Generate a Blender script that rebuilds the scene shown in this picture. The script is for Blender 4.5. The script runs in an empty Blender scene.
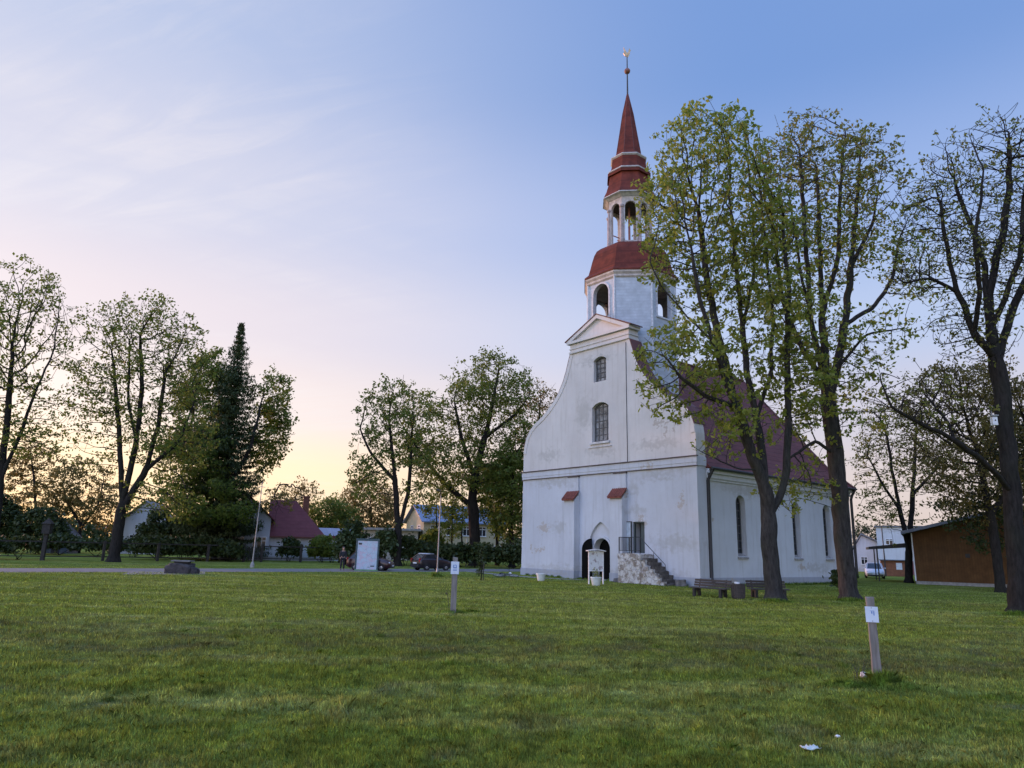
import bpy, bmesh, math, random
import numpy as np
from mathutils import Vector, noise as mnoise

SC = bpy.context.scene
COL = SC.collection
R = math.radians

# ------------------------------------------------------------------ camera
PITCH, ROLL, FPX, CAM_H = 0.2283, 0.0262, 707.0, 2.0
cp, sp = math.cos(PITCH), math.sin(PITCH)
cr, sr = math.cos(ROLL), math.sin(ROLL)
F_AX = np.array([0, cp, sp]); U0 = np.array([0, -sp, cp]); R0 = np.array([1.0, 0, 0])
R_AX = cr * R0 + sr * U0
U_AX = -sr * R0 + cr * U0
cam_d = bpy.data.cameras.new('camera')
cam = bpy.data.objects.new('camera', cam_d); COL.objects.link(cam)
from mathutils import Matrix
cam.matrix_world = Matrix(((R_AX[0], U_AX[0], -F_AX[0], 0), (R_AX[1], U_AX[1], -F_AX[1], 0),
                           (R_AX[2], U_AX[2], -F_AX[2], CAM_H), (0, 0, 0, 1)))
cam_d.sensor_width = 36.0
cam_d.lens = 36.0 * FPX / 1024.0
cam_d.clip_end = 6000
SC.camera = cam
EYE = np.array([0, 0, CAM_H])

def ray(x, y): return (x - 512) * R_AX + (384 - y) * U_AX + FPX * F_AX
def gpt(x, y, z=0.0):
    """ground point seen at a pixel of the photograph"""
    v = ray(x, y); return EYE + v * ((z - CAM_H) / v[2])
def dpt(x, y, Y):
    """point seen at a pixel, at distance Y"""
    v = ray(x, y); return EYE + v * (Y / v[1])

# ------------------------------------------------------------------ world, sun, exposure
SUN_AZ, SUN_EL = -57.0, 6.2           # degrees, azimuth from +Y towards +X
SKY_STRENGTH = 0.15
SUN_STRENGTH = 1.0
EXPOSURE = 1.6
sun_dir = np.array([math.sin(R(SUN_AZ)) * math.cos(R(SUN_EL)), math.cos(R(SUN_AZ)) * math.cos(R(SUN_EL)), math.sin(R(SUN_EL))])

world = bpy.data.worlds.new('World'); SC.world = world; world.use_nodes = True
def build_world():
    nt = world.node_tree; N = nt.nodes; L = nt.links
    N.clear()
    def mth(op, a, b=0.0, clamp=False):
        n = N.new('ShaderNodeMath'); n.operation = op; n.use_clamp = clamp
        for s_, x in ((n.inputs[0], a), (n.inputs[1], b)):
            if hasattr(x, 'links'): L.new(x, s_)
            else: s_.default_value = x
        return n.outputs[0]
    def rng_(v, a, b, lo=0.0, hi=1.0):
        n = N.new('ShaderNodeMapRange'); n.interpolation_type = 'SMOOTHSTEP'; L.new(v, n.inputs[0])
        for i, x in zip((1, 2, 3, 4), (a, b, lo, hi)): n.inputs[i].default_value = x
        return n.outputs[0]
    def rmp(v, st):
        n = N.new('ShaderNodeValToRGB'); e = n.color_ramp.elements; n.color_ramp.interpolation = 'EASE'
        while len(e) < len(st): e.new(.5)
        for i, (p, c) in enumerate(st): e[i].position = p / 90.0; e[i].color = (*c, 1)
        L.new(v, n.inputs[0]); return n.outputs[0]
    def mx(f, a, b, blend='MIX'):
        n = N.new('ShaderNodeMix'); n.data_type = 'RGBA'; n.blend_type = blend
        for s_, x in ((n.inputs[0], f), (n.inputs[6], a), (n.inputs[7], b)):
            if hasattr(x, 'links'): L.new(x, s_)
            elif isinstance(x, tuple): s_.default_value = (*x, 1)
            else: s_.default_value = x
        return n.outputs[2]
    def dot(v, d):
        n = N.new('ShaderNodeVectorMath'); n.operation = 'DOT_PRODUCT'; L.new(v, n.inputs[0]); n.inputs[1].default_value = tuple(d); return n.outputs['Value']
    out = N.new('ShaderNodeOutputWorld'); bg = N.new('ShaderNodeBackground')
    sky = N.new('ShaderNodeTexSky'); sky.sky_type = 'NISHITA'; sky.sun_disc = False
    sky.sun_elevation = R(SUN_EL); sky.sun_rotation = R(SUN_AZ); sky.ozone_density = 4.0
    tc = N.new('ShaderNodeTexCoord'); d = tc.outputs['Generated']
    sx = N.new('ShaderNodeSeparateXYZ'); L.new(d, sx.inputs[0])
    el = mth('DIVIDE', mth('ARCSINE', sx.outputs[2]), math.pi / 2)
    away = rmp(el, SKY_AWAY); near = rmp(el, SKY_SUN)
    hs = np.array([sun_dir[0], sun_dir[1], .12]); hs /= np.linalg.norm(hs)
    ds = dot(d, hs)
    col = mx(rng_(ds, SKY_MIX[0], SKY_MIX[1]), away, near)
    # high thin cirrus, drawn out along the wind, thicker towards the sunset
    pl = N.new('ShaderNodeCombineXYZ'); zz = mth('ADD', mth('MAXIMUM', sx.outputs[2], 0.0), .12)
    L.new(mth('DIVIDE', sx.outputs[0], zz), pl.inputs[0]); L.new(mth('DIVIDE', sx.outputs[1], zz), pl.inputs[1])
    def cirrus(rot, sc, scale, dist, lo, hi, seed):
        mp = N.new('ShaderNodeMapping'); mp.vector_type = 'TEXTURE'; mp.inputs['Rotation'].default_value = (0, 0, R(rot)); mp.inputs['Scale'].default_value = sc; mp.inputs['Location'].default_value = (seed, seed * .7, 0); L.new(pl.outputs[0], mp.inputs[0])
        no = N.new('ShaderNodeTexNoise'); no.inputs['Scale'].default_value = scale; no.inputs['Detail'].default_value = 7; no.inputs['Roughness'].default_value = .6; no.inputs['Distortion'].default_value = dist
        L.new(mp.outputs[0], no.inputs['Vector']); return rng_(no.outputs['Fac'], lo, hi)
    broad = cirrus(28, (2.2, 1.0, 1), 1.2, .6, .40, .66, 3.1); fine = cirrus(-20, (3.0, .6, 1), 5.5, 1.2, .38, .70, 7.7)
    mask = mth('MULTIPLY', mth('MULTIPLY', broad, mth('ADD', mth('MULTIPLY', fine, .75), .25)), rng_(ds, .52, .86))
    col = mx(mth('MULTIPLY', mask, CIRRUS), col, (1.02, .92, .88))
    streak = mth('MULTIPLY', mth('MULTIPLY', cirrus(24, (3.2, .55, 1), 1.5, .5, .56, .80, 12.4), fine), rng_(sx.outputs[2], .2, .45))
    col = mx(mth('MULTIPLY', streak, .35), col, (.80, .80, .88))
    # unseen sky behind the viewer and overhead, brightened as added fill light
    back = mth('ADD', 1.0, mth('MULTIPLY', mth('MULTIPLY', rng_(dot(d, (-.80, -.54, .27)), -.10, .70), rng_(sx.outputs[1], .12, -.38)), BACK_FILL - 1.0)); top = rng_(sx.outputs[2], .66, .95, 1.0, TOP_FILL)
    g = N.new('ShaderNodeCombineXYZ'); bt = mth('MULTIPLY', mth('MULTIPLY', back, top), 1.0 / (SKY_STRENGTH * 2 ** EXPOSURE))
    for i in range(3): L.new(bt, g.inputs[i])
    col = mx(1.0, col, g.outputs[0], 'MULTIPLY')
    col = mx(.9, sky.outputs[0], col)
    L.new(col, bg.inputs[0]); bg.inputs[1].default_value = SKY_STRENGTH
    L.new(bg.outputs[0], out.inputs[0])
SKY_AWAY = [(0, (.78, .62, .58)), (5, (.82, .67, .64)), (10, (.72, .66, .74)), (17, (.55, .64, .88)), (25, (.37, .50, .84)), (36, (.21, .355, .72)), (60, (.20, .34, .72)), (90, (.24, .38, .72))]
SKY_SUN = [(0, (1.42, .80, .30)), (5, (1.45, 1.00, .56)), (10, (1.14, .90, .76)), (16, (.97, .80, .77)), (25, (.77, .73, .81)), (38, (.57, .63, .82)), (60, (.38, .47, .75)), (90, (.24, .38, .72))]
SKY_MIX = (.22, 1.0); CIRRUS = .42; BACK_FILL = 2.95; TOP_FILL = 1.8
build_world()
sun_d = bpy.data.lights.new('sun', 'SUN'); sun_d.energy = SUN_STRENGTH; sun_d.angle = R(1.0); sun_d.color = (1.0, 0.50, 0.40)
sun = bpy.data.objects.new('sun', sun_d); COL.objects.link(sun)
sun.rotation_euler = Vector(sun_dir).to_track_quat('Z', 'Y').to_euler()
sun.location = (-60, 40, 40)
SC.view_settings.view_transform = 'Standard'; SC.view_settings.look = 'None'
SC.view_settings.gamma = 1.0; SC.view_settings.use_curve_mapping = False
SC.view_settings.exposure = EXPOSURE
SC.render.film_transparent = False
SC.cycles.max_bounces = 6; SC.cycles.transparent_max_bounces = 8

# ------------------------------------------------------------------ helpers: objects
def tag(o, label=None, cat=None, group=None, kind=None):
    if label: o['label'] = label
    if cat: o['category'] = cat
    if group: o['group'] = group
    if kind: o['kind'] = kind
    return o

def thing(name, label, cat, loc=(0, 0, 0), rz=0.0, group=None):
    o = bpy.data.objects.new(name, None); COL.objects.link(o)
    o.location = tuple(float(v) for v in loc); o.rotation_euler = (0, 0, rz); o.empty_display_size = 0.3
    return tag(o, label, cat, group)

class MB:
    """collects shapes that become ONE mesh object"""
    def __init__(s): s.v = []; s.f = []; s.cuts = []
    def cut(s): s.cuts.append((len(s.v), len(s.f))); return s
    def add(s, vs, fs):
        b = len(s.v); s.v += [tuple(map(float, p)) for p in vs]; s.f += [tuple(i + b for i in f) for f in fs]; return s
    def box(s, x0, x1, y0, y1, z0, z1, rz=0, c=None):
        vs = [(x, y, z) for z in (z0, z1) for (x, y) in ((x0, y0), (x1, y0), (x1, y1), (x0, y1))]
        if rz:
            cx, cy = c if c else ((x0 + x1) / 2, (y0 + y1) / 2)
            k, q = math.cos(rz), math.sin(rz)
            vs = [(cx + (x - cx) * k - (y - cy) * q, cy + (x - cx) * q + (y - cy) * k, z) for x, y, z in vs]
        return s.add(vs, [(0, 3, 2, 1), (4, 5, 6, 7), (0, 1, 5, 4), (1, 2, 6, 5), (2, 3, 7, 6), (3, 0, 4, 7)])
    def bar(s, p, q, w, h=None, up=(0, 0, 1)):
        p, q = Vector(p), Vector(q); h = h or w
        d = (q - p).normalized(); u = Vector(up)
        if abs(d.dot(u)) > .98: u = Vector((0, 1, 0))
        a = d.cross(u).normalized() * (w / 2); b = a.cross(d).normalized() * (h / 2)
        vs = [p - a - b, p + a - b, p + a + b, p - a + b, q - a - b, q + a - b, q + a + b, q - a + b]
        return s.add(vs, [(0, 3, 2, 1), (4, 5, 6, 7), (0, 1, 5, 4), (1, 2, 6, 5), (2, 3, 7, 6), (3, 0, 4, 7)])
    def tube(s, pts, rad, n=8, cap=True):
        pts = [Vector(p) for p in pts]
        if not hasattr(rad, '__len__'): rad = [rad] * len(pts)
        rings = []; up = None
        for i, p in enumerate(pts):
            t = (pts[min(i + 1, len(pts) - 1)] - pts[max(i - 1, 0)])
            t = t.normalized() if t.length > 1e-9 else Vector((0, 0, 1))
            if up is None:
                up = Vector((1, 0, 0)) if abs(t.x) < .9 else Vector((0, 1, 0))
            a = (up - t * up.dot(t)).normalized(); up = a; b = t.cross(a)
            rings.append([p + (a * math.cos(2 * math.pi * k / n) + b * math.sin(2 * math.pi * k / n)) * rad[i] for k in range(n)])
        vs = [v for r in rings for v in r]; fs = []
        for i in range(len(rings) - 1):
            for k in range(n):
                fs.append((i * n + k, i * n + (k + 1) % n, (i + 1) * n + (k + 1) % n, (i + 1) * n + k))
        if cap:
            fs.append(tuple(range(n - 1, -1, -1))); m = (len(rings) - 1) * n; fs.append(tuple(m + k for k in range(n)))
        return s.add(vs, fs)
    def loft(s, rings, cap0=True, cap1=True):
        n = len(rings[0]); vs = [v for r in rings for v in r]; fs = []
        for i in range(len(rings) - 1):
            for k in range(n):
                fs.append((i * n + k, i * n + (k + 1) % n, (i + 1) * n + (k + 1) % n, (i + 1) * n + k))
        if cap0: fs.append(tuple(range(n - 1, -1, -1)))
        if cap1: m = (len(rings) - 1) * n; fs.append(tuple(m + k for k in range(n)))
        return s.add(vs, fs)
    def lathe(s, prof, n=16, c=(0, 0), a0=0.0):
        """prof: list of (radius, z)"""
        rings = [[(c[0] + r * math.cos(a0 + 2 * math.pi * k / n), c[1] + r * math.sin(a0 + 2 * math.pi * k / n), z) for k in range(n)] for r, z in prof]
        return s.loft(rings)
    def prism(s, poly, f0, f1):
        """poly of 2-D points; f0/f1 map a 2-D point to the two 3-D faces"""
        n = len(poly); vs = [f0(*p) for p in poly] + [f1(*p) for p in poly]
        fs = [tuple(range(n - 1, -1, -1)), tuple(range(n, 2 * n))] + [(k, (k + 1) % n, n + (k + 1) % n, n + k) for k in range(n)]
        return s.add(vs, fs)
    def ball(s, c, r, n=10, m=6, sc=(1, 1, 1)):
        prof = []
        rings = []
        for i in range(m + 1):
            t = -math.pi / 2 + math.pi * i / m; t = max(min(t, 1.5), -1.5)
            rings.append([(c[0] + sc[0] * r * math.cos(t) * math.cos(2 * math.pi * k / n), c[1] + sc[1] * r * math.cos(t) * math.sin(2 * math.pi * k / n), c[2] + sc[2] * r * math.sin(t)) for k in range(n)])
        return s.loft(rings)
    def build(s, name, mat, parent=None, smooth=False, bevel=0, fix=True):
        me = bpy.data.meshes.new(name); me.from_pydata(s.v, [], s.f)
        if fix:
            bm = bmesh.new(); bm.from_mesh(me)
            bmesh.ops.recalc_face_normals(bm, faces=bm.faces)
            bm.to_mesh(me); bm.free()
        o = bpy.data.objects.new(name, me); COL.objects.link(o)
        me.materials.append(mat)
        if smooth:
            me.polygons.foreach_set('use_smooth', [True] * len(me.polygons))
            if smooth != 'all': me.set_sharp_from_angle(angle=R(38))
        if bevel:
            b = o.modifiers.new('bevel', 'BEVEL'); b.width = bevel; b.segments = 2; b.limit_method = 'ANGLE'; b.angle_limit = R(35)
        if parent: o.parent = parent
        return o

def build_each(mb, name, mat, parent=None, **kw):
    """one object for each piece between the cuts"""
    cs = [(0, 0)] + [c for c in mb.cuts if c[0] > 0] + [(len(mb.v), len(mb.f))]; out = []
    for (v0, f0), (v1, f1) in zip(cs[:-1], cs[1:]):
        if v1 > v0:
            q = MB(); q.v = mb.v[v0:v1]; q.f = [tuple(i - v0 for i in f) for f in mb.f[f0:f1]]; out.append(q.build(name, mat, parent, **kw))
    return out

def plate(mb, outline, holes, thick, fmap):
    """a flat wall with real openings: outline and holes are 2-D polygons, fmap(u, v, w) places it (w from 0 to thick)"""
    cu = bpy.data.curves.new('tmp', 'CURVE'); cu.dimensions = '2D'; cu.fill_mode = 'BOTH'; cu.extrude = thick / 2
    for poly in [outline] + list(holes):
        spn = cu.splines.new('POLY'); spn.points.add(len(poly) - 1); spn.use_cyclic_u = True
        for i, (u, v) in enumerate(poly): spn.points[i].co = (u, v, 0, 1)
    ob = bpy.data.objects.new('tmp', cu); COL.objects.link(ob)
    dg = bpy.context.evaluated_depsgraph_get(); dg.update()
    me = bpy.data.meshes.new_from_object(ob.evaluated_get(dg))
    bm = bmesh.new(); bm.from_mesh(me); bmesh.ops.remove_doubles(bm, verts=bm.verts, dist=1e-5)
    bm.verts.index_update()
    vs = [fmap(v.co.x, v.co.y, v.co.z + thick / 2) for v in bm.verts]; fs = [tuple(v.index for v in f.verts) for f in bm.faces]
    bm.free(); bpy.data.meshes.remove(me); bpy.data.objects.remove(ob); bpy.data.curves.remove(cu)
    mb.add(vs, fs); return mb

def arch(u0, u1, z0, z1, rise, n=10):
    """opening outline with a round or segmental head"""
    w = (u1 - u0) / 2; c = (u0 + u1) / 2
    if rise >= w * .999:
        pts = [(c + w * math.cos(t), (z1 - w) + w * math.sin(t)) for t in np.linspace(0, math.pi, n + 1)]
    else:
        r = (w * w + rise * rise) / (2 * rise); a = math.asin(w / r)
        pts = [(c + r * math.sin(t), z1 - r + r * math.cos(t)) for t in np.linspace(a, -a, n + 1)]
    return [(u0, z0), (u1, z0)] + pts

# ------------------------------------------------------------------ helpers: materials
def new_mat(name):
    m = bpy.data.materials.new(name); m.use_nodes = True
    nt = m.node_tree; b = nt.nodes['Principled BSDF']; return m, nt, b
def nd(nt, t, **kw):
    n = nt.nodes.new(t)
    for k, v in kw.items(): setattr(n, k, v)
    return n
def val(nt, sock, x):
    if hasattr(x, 'is_linked') or hasattr(x, 'links'): nt.links.new(x, sock)
    else: sock.default_value = x
def math_(nt, op, a, b=0.5, c=None, clamp=False):
    n = nd(nt, 'ShaderNodeMath', operation=op, use_clamp=clamp); val(nt, n.inputs[0], a); val(nt, n.inputs[1], b)
    if c is not None: val(nt, n.inputs[2], c)
    return n.outputs[0]
def mix(nt, fac, a, b, blend='MIX'):
    n = nd(nt, 'ShaderNodeMix', data_type='RGBA', blend_type=blend)
    val(nt, n.inputs[0], fac)
    for s, x in ((n.inputs[6], a), (n.inputs[7], b)):
        if isinstance(x, tuple): s.default_value = (x[0], x[1], x[2], 1)
        else: nt.links.new(x, s)
    return n.outputs[2]
def ramp(nt, fac, stops, interp='LINEAR'):
    n = nd(nt, 'ShaderNodeValToRGB'); n.color_ramp.interpolation = interp; e = n.color_ramp.elements
    while len(e) < len(stops): e.new(0.5)
    for i, (p, c) in enumerate(stops):
        e[i].position = p; e[i].color = (c, c, c, 1) if not isinstance(c, tuple) else (c[0], c[1], c[2], 1)
    nt.links.new(fac, n.inputs[0]); return n.outputs[0]
def objco(nt, scale=(1, 1, 1), which='Object'):
    t = nd(nt, 'ShaderNodeTexCoord'); m = nd(nt, 'ShaderNodeMapping'); m.inputs['Scale'].default_value = scale
    nt.links.new(t.outputs[which], m.inputs[0]); return m.outputs[0]
def worldco(nt, scale=(1, 1, 1)):
    t = nd(nt, 'ShaderNodeNewGeometry'); m = nd(nt, 'ShaderNodeMapping'); m.inputs['Scale'].default_value = scale
    nt.links.new(t.outputs['Position'], m.inputs[0]); return m.outputs[0]
def noise(nt, co, scale, detail=5, rough=.55, dist=0.0):
    n = nd(nt, 'ShaderNodeTexNoise'); n.inputs['Scale'].default_value = scale; n.inputs['Detail'].default_value = detail
    n.inputs['Roughness'].default_value = rough; n.inputs['Distortion'].default_value = dist
    nt.links.new(co, n.inputs['Vector']); return n.outputs['Fac']
def bump(nt, b, h, strength=.3, dist=.02):
    n = nd(nt, 'ShaderNodeBump'); n.inputs['Strength'].default_value = strength; n.inputs['Distance'].default_value = dist
    nt.links.new(h, n.inputs['Height']); nt.links.new(n.outputs[0], b.inputs['Normal'])
def simple(name, c, rough=.6, metal=0.0, var=.25, scale=6.0, bmp=.15, bdist=.01, stretch=(1, 1, 1), c2=None, spec=.5):
    m, nt, b = new_mat(name)
    co = objco(nt, stretch); n = noise(nt, co, scale)
    lo = c2 if c2 else tuple(x * (1 - var) for x in c); hi = tuple(min(1, x * (1 + var * .6)) for x in c)
    nt.links.new(mix(nt, ramp(nt, n, [(.3, 0.0), (.7, 1.0)]), lo, hi), b.inputs['Base Color'])
    b.inputs['Roughness'].default_value = rough; b.inputs['Metallic'].default_value = metal; b.inputs['Specular IOR Level'].default_value = spec
    if bmp: bump(nt, b, noise(nt, co, scale * 4), bmp, bdist)
    return m

M = {}
def plaster(name, base, blobs=(), grime=(), axis=(1, 2), upper=None):
    """limewashed wall: mottled white with flaked patches (blobs) and soft grey streaks (grime), each at its place on the wall"""
    m, nt, b = new_mat(name)
    co = objco(nt); sx = nd(nt, 'ShaderNodeSeparateXYZ'); nt.links.new(co, sx.inputs[0])
    u, z = sx.outputs[axis[0]], sx.outputs[axis[1]]
    n1 = noise(nt, co, .35, 6, .6); n2 = noise(nt, co, 2.2, 8, .65); nf = noise(nt, co, 9, 6, .7)
    stre = noise(nt, objco(nt, (3.0, 3.0, .22)), 1.3, 5)
    col = mix(nt, ramp(nt, n1, [(.32, 0.0), (.68, 1.0)]), tuple(x * .86 for x in base), base)
    col = mix(nt, math_(nt, 'MULTIPLY', ramp(nt, n2, [(.5, 0.0), (.75, 1.0)]), .30), col, tuple(x * f for x, f in zip(base, (.80, .76, .70))))
    col = mix(nt, math_(nt, 'MULTIPLY', ramp(nt, stre, [(.52, 0.0), (.72, 1.0)]), .5), col, tuple(x * f for x, f in zip(base, (.70, .68, .64))))
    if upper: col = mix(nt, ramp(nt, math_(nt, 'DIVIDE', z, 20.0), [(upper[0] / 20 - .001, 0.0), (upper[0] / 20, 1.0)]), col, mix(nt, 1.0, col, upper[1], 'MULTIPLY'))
    w1 = math_(nt, 'MULTIPLY', math_(nt, 'SUBTRACT', noise(nt, co, 1.6, 3), .5), 2.2); w2 = math_(nt, 'MULTIPLY', math_(nt, 'SUBTRACT', noise(nt, objco(nt, (1.3, 1.3, 1.9)), 2.1, 3), .5), 1.6)
    u = math_(nt, 'ADD', u, w1); z = math_(nt, 'ADD', z, w2)
    def field(items, soft):
        tot = None
        for (cu, cz, ru, rz) in items:
            du = math_(nt, 'DIVIDE', math_(nt, 'SUBTRACT', u, cu), ru); dz = math_(nt, 'DIVIDE', math_(nt, 'SUBTRACT', z, cz), rz)
            d = math_(nt, 'SQRT', math_(nt, 'ADD', math_(nt, 'MULTIPLY', du, du), math_(nt, 'MULTIPLY', dz, dz)))
            f = math_(nt, 'SUBTRACT', 1.0, d)
            tot = f if tot is None else math_(nt, 'MAXIMUM', tot, f)
        nn = math_(nt, 'MULTIPLY', math_(nt, 'SUBTRACT', n2 if soft else nf, .5), 1.6 if soft else 2.6)
        s = math_(nt, 'ADD', tot, nn)
        return ramp(nt, s, [(.12, 0.0), (.75, 1.0)] if soft else [(.28, 0.0), (.42, 1.0)])
    if grime: col = mix(nt, math_(nt, 'MULTIPLY', field(grime, True), .42), col, (.33, .32, .29))
    if blobs: col = mix(nt, math_(nt, 'MULTIPLY', field(blobs, False), .75), col, (.40, .35, .30))
    nt.links.new(col, b.inputs['Base Color']); b.inputs['Roughness'].default_value = .9; b.inputs['Specular IOR Level'].default_value = .2
    bump(nt, b, math_(nt, 'ADD', math_(nt, 'MULTIPLY', n2, .7), math_(nt, 'MULTIPLY', nf, .3)), .35, .03)
    return m

def leafmat(name, c1, c2, c3=None, trans=.52):
    m, nt, b = new_mat(name)
    g = nd(nt, 'ShaderNodeNewGeometry')
    col = ramp(nt, g.outputs['Random Per Island'], [(0.0, c1), (.6, c2), (1.0, c3 or c2)])
    n = noise(nt, worldco(nt), .45, 2)
    col = mix(nt, ramp(nt, n, [(.35, 0.0), (.7, .55)]), col, tuple(x * f for x, f in zip(c2, (1.25, 1.05, .7))))
    nt.links.new(col, b.inputs['Base Color']); b.inputs['Roughness'].default_value = .55; b.inputs['Specular IOR Level'].default_value = .3
    tr = nd(nt, 'ShaderNodeBsdfTranslucent'); nt.links.new(mix(nt, .5, col, tuple(min(1, x * 2.2) for x in c2)), tr.inputs[0])
    ms = nd(nt, 'ShaderNodeMixShader'); ms.inputs[0].default_value = trans
    nt.links.new(b.outputs[0], ms.inputs[1]); nt.links.new(tr.outputs[0], ms.inputs[2])
    nt.links.new(ms.outputs[0], nt.nodes['Material Output'].inputs[0]); return m

def barkmat(name, c):
    m, nt, b = new_mat(name)
    co = worldco(nt, (1, 1, .25)); n = noise(nt, co, 9, 7, .7); big = noise(nt, worldco(nt), .8, 4)
    col = mix(nt, ramp(nt, n, [(.35, 0.0), (.65, 1.0)]), tuple(x * .45 for x in c), tuple(x * 1.25 for x in c))
    col = mix(nt, ramp(nt, big, [(.5, 0.0), (.75, .5)]), col, (c[0] * .9, c[1] * 1.15, c[2] * .8))
    nt.links.new(col, b.inputs['Base Color']); b.inputs['Roughness'].default_value = .95; b.inputs['Specular IOR Level'].default_value = .15
    bump(nt, b, n, .8, .06); return m

def grass_colour(nt):
    """the lawn's own colour: patches of fresh, dry and mossy turf, laid out over the ground"""
    p = worldco(nt, (1, 1, 1))
    st = worldco(nt, (.22, 1, 1))
    n1 = noise(nt, p, .16, 5, .6); n2 = noise(nt, st, .7, 5, .6); n3 = noise(nt, p, 1.7, 6, .68); n4 = noise(nt, p, .9, 5, .62, .6)
    col = mix(nt, ramp(nt, n1, [(.35, 0.0), (.65, 1.0)]), GR[0], GR[1])
    col = mix(nt, ramp(nt, n2, [(.46, 0.0), (.64, .85)]), col, GR[2])
    col = mix(nt, ramp(nt, n4, [(.54, 0.0), (.70, .8)]), col, GR[3])
    col = mix(nt, ramp(nt, n3, [(.44, 0.0), (.66, .8)]), col, GR[4])
    sp_ = nd(nt, 'ShaderNodeSeparateXYZ'); nt.links.new(worldco(nt), sp_.inputs[0])
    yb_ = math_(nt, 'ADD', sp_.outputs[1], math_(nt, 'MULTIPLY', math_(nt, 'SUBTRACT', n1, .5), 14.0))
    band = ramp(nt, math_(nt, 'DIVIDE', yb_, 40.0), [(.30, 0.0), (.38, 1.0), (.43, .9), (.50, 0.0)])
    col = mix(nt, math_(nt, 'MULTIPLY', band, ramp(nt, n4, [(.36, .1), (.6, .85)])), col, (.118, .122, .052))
    return col
GR = [(.168, .216, .036), (.235, .284, .050), (.340, .368, .115), (.185, .180, .092), (.080, .106, .023)]

def ground_mat():
    m, nt, b = new_mat('lawn_soil')
    col = grass_colour(nt)
    fine = noise(nt, worldco(nt, (1, 1, 1)), 30, 4, .7)
    col = mix(nt, ramp(nt, fine, [(.35, .0), (.7, .6)]), col, (.035, .045, .012))
    nt.links.new(col, b.inputs['Base Color']); b.inputs['Roughness'].default_value = 1.0; b.inputs['Specular IOR Level'].default_value = 0.0
    bump(nt, b, math_(nt, 'ADD', noise(nt, worldco(nt), 1.2, 4), math_(nt, 'MULTIPLY', fine, .6)), .8, .05); return m
def blade_mat(name='grass_blade', dark=1.0):
    m, nt, b = new_mat(name)
    col = grass_colour(nt); g = nd(nt, 'ShaderNodeNewGeometry')
    rnd = ramp(nt, g.outputs['Random Per Island'], [(0.0, .45), (.5, .95), (.88, 1.4), (1.0, 2.0)])
    tus = ramp(nt, noise(nt, worldco(nt), 5.5, 3, .6), [(.34, .55), (.66, 1.4)])
    col = mix(nt, 1.0, col, rnd, 'MULTIPLY'); col = mix(nt, 1.0, col, tus, 'MULTIPLY')
    if dark != 1: col = mix(nt, 1.0, col, (dark * .85, dark * 1.08, dark * .9), 'MULTIPLY')
    nt.links.new(col, b.inputs['Base Color']); b.inputs['Roughness'].default_value = .7; b.inputs['Specular IOR Level'].default_value = .03
    tr = nd(nt, 'ShaderNodeBsdfTranslucent'); nt.links.new(mix(nt, 1.0, col, (1.2, 1.3, .8), 'MULTIPLY'), tr.inputs[0])
    ms = nd(nt, 'ShaderNodeMixShader'); ms.inputs[0].default_value = .35
    nt.links.new(b.outputs[0], ms.inputs[1]); nt.links.new(tr.outputs[0], ms.inputs[2])
    nt.links.new(ms.outputs[0], nt.nodes['Material Output'].inputs[0]); return m

def banded(name, c, scale, axis='Z', depth=.02, var=.3, rough=.5, line=.55, metal=0.0):
    """boards, sheets or tile courses: lines at a regular step along one axis"""
    m, nt, b = new_mat(name)
    co = objco(nt); sx = nd(nt, 'ShaderNodeSeparateXYZ'); nt.links.new(co, sx.inputs[0]); z = sx.outputs['XYZ'.index(axis)]
    fr = math_(nt, 'FRACT', math_(nt, 'MULTIPLY', z, scale)); ln = ramp(nt, fr, [(0.0, 0.0), (.10, 1.0), (.9, 1.0), (1.0, .3)])
    row = math_(nt, 'FLOOR', math_(nt, 'MULTIPLY', z, scale))
    wn = nd(nt, 'ShaderNodeTexWhiteNoise', noise_dimensions='1D'); nt.links.new(row, wn.inputs['W'])
    n = noise(nt, co, 1.6, 6, .65)
    col = mix(nt, ramp(nt, n, [(.3, 0.0), (.7, 1.0)]), tuple(x * (1 - var) for x in c), tuple(x * (1 + var * .5) for x in c))
    col = mix(nt, math_(nt, 'MULTIPLY', wn.outputs['Value'], .3), col, tuple(x * .7 for x in c))
    col = mix(nt, ln, tuple(x * line for x in c), col)
    nt.links.new(col, b.inputs['Base Color']); b.inputs['Roughness'].default_value = rough; b.inputs['Metallic'].default_value = metal
    b.inputs['Specular IOR Level'].default_value = .15
    bump(nt, b, ln, .5, depth); return m

M['glass'] = simple('dark_glass', (.018, .022, .026), .06, var=.2, bmp=.03, scale=1.5)
M['iron'] = simple('black_iron', (.03, .03, .032), .55)
M['stone'] = simple('grey_stone', (.16, .15, .145), .9, scale=5, bmp=.8, bdist=.04, var=.45)
M['white'] = simple('white_paint', (.72, .73, .74), .6, var=.12)
M['tin'] = banded('red_tin', (.145, .032, .018), .9, 'Z', .006, .5, .6, .6)
M['tindark'] = simple('rusty_red_tin', (.115, .032, .024), .6, scale=2.2, var=.45)
M['roof'] = banded('red_roof_sheet', (.155, .048, .042), 2.6, 'Z', .04, .4, .6, .42)
M['trim'] = simple('grey_white_trim', (.52, .52, .52), .7, var=.3, scale=3)
M['tile'] = simple('red_clay_tile', (.21, .062, .042), .8, scale=7, var=.45, bmp=.5)
M['wood_grey'] = simple('weathered_wood', (.19, .172, .158), .85, scale=7, var=.4, stretch=(2.5, 2.5, .3), bmp=.5)
M['wood_dark'] = simple('dark_bench_wood', (.060, .048, .042), .8, scale=5, var=.4, stretch=(.4, 3, 3), bmp=.4)
M['concrete'] = simple('concrete', (.30, .29, .275), .9, scale=5, var=.3, bmp=.4)
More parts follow.
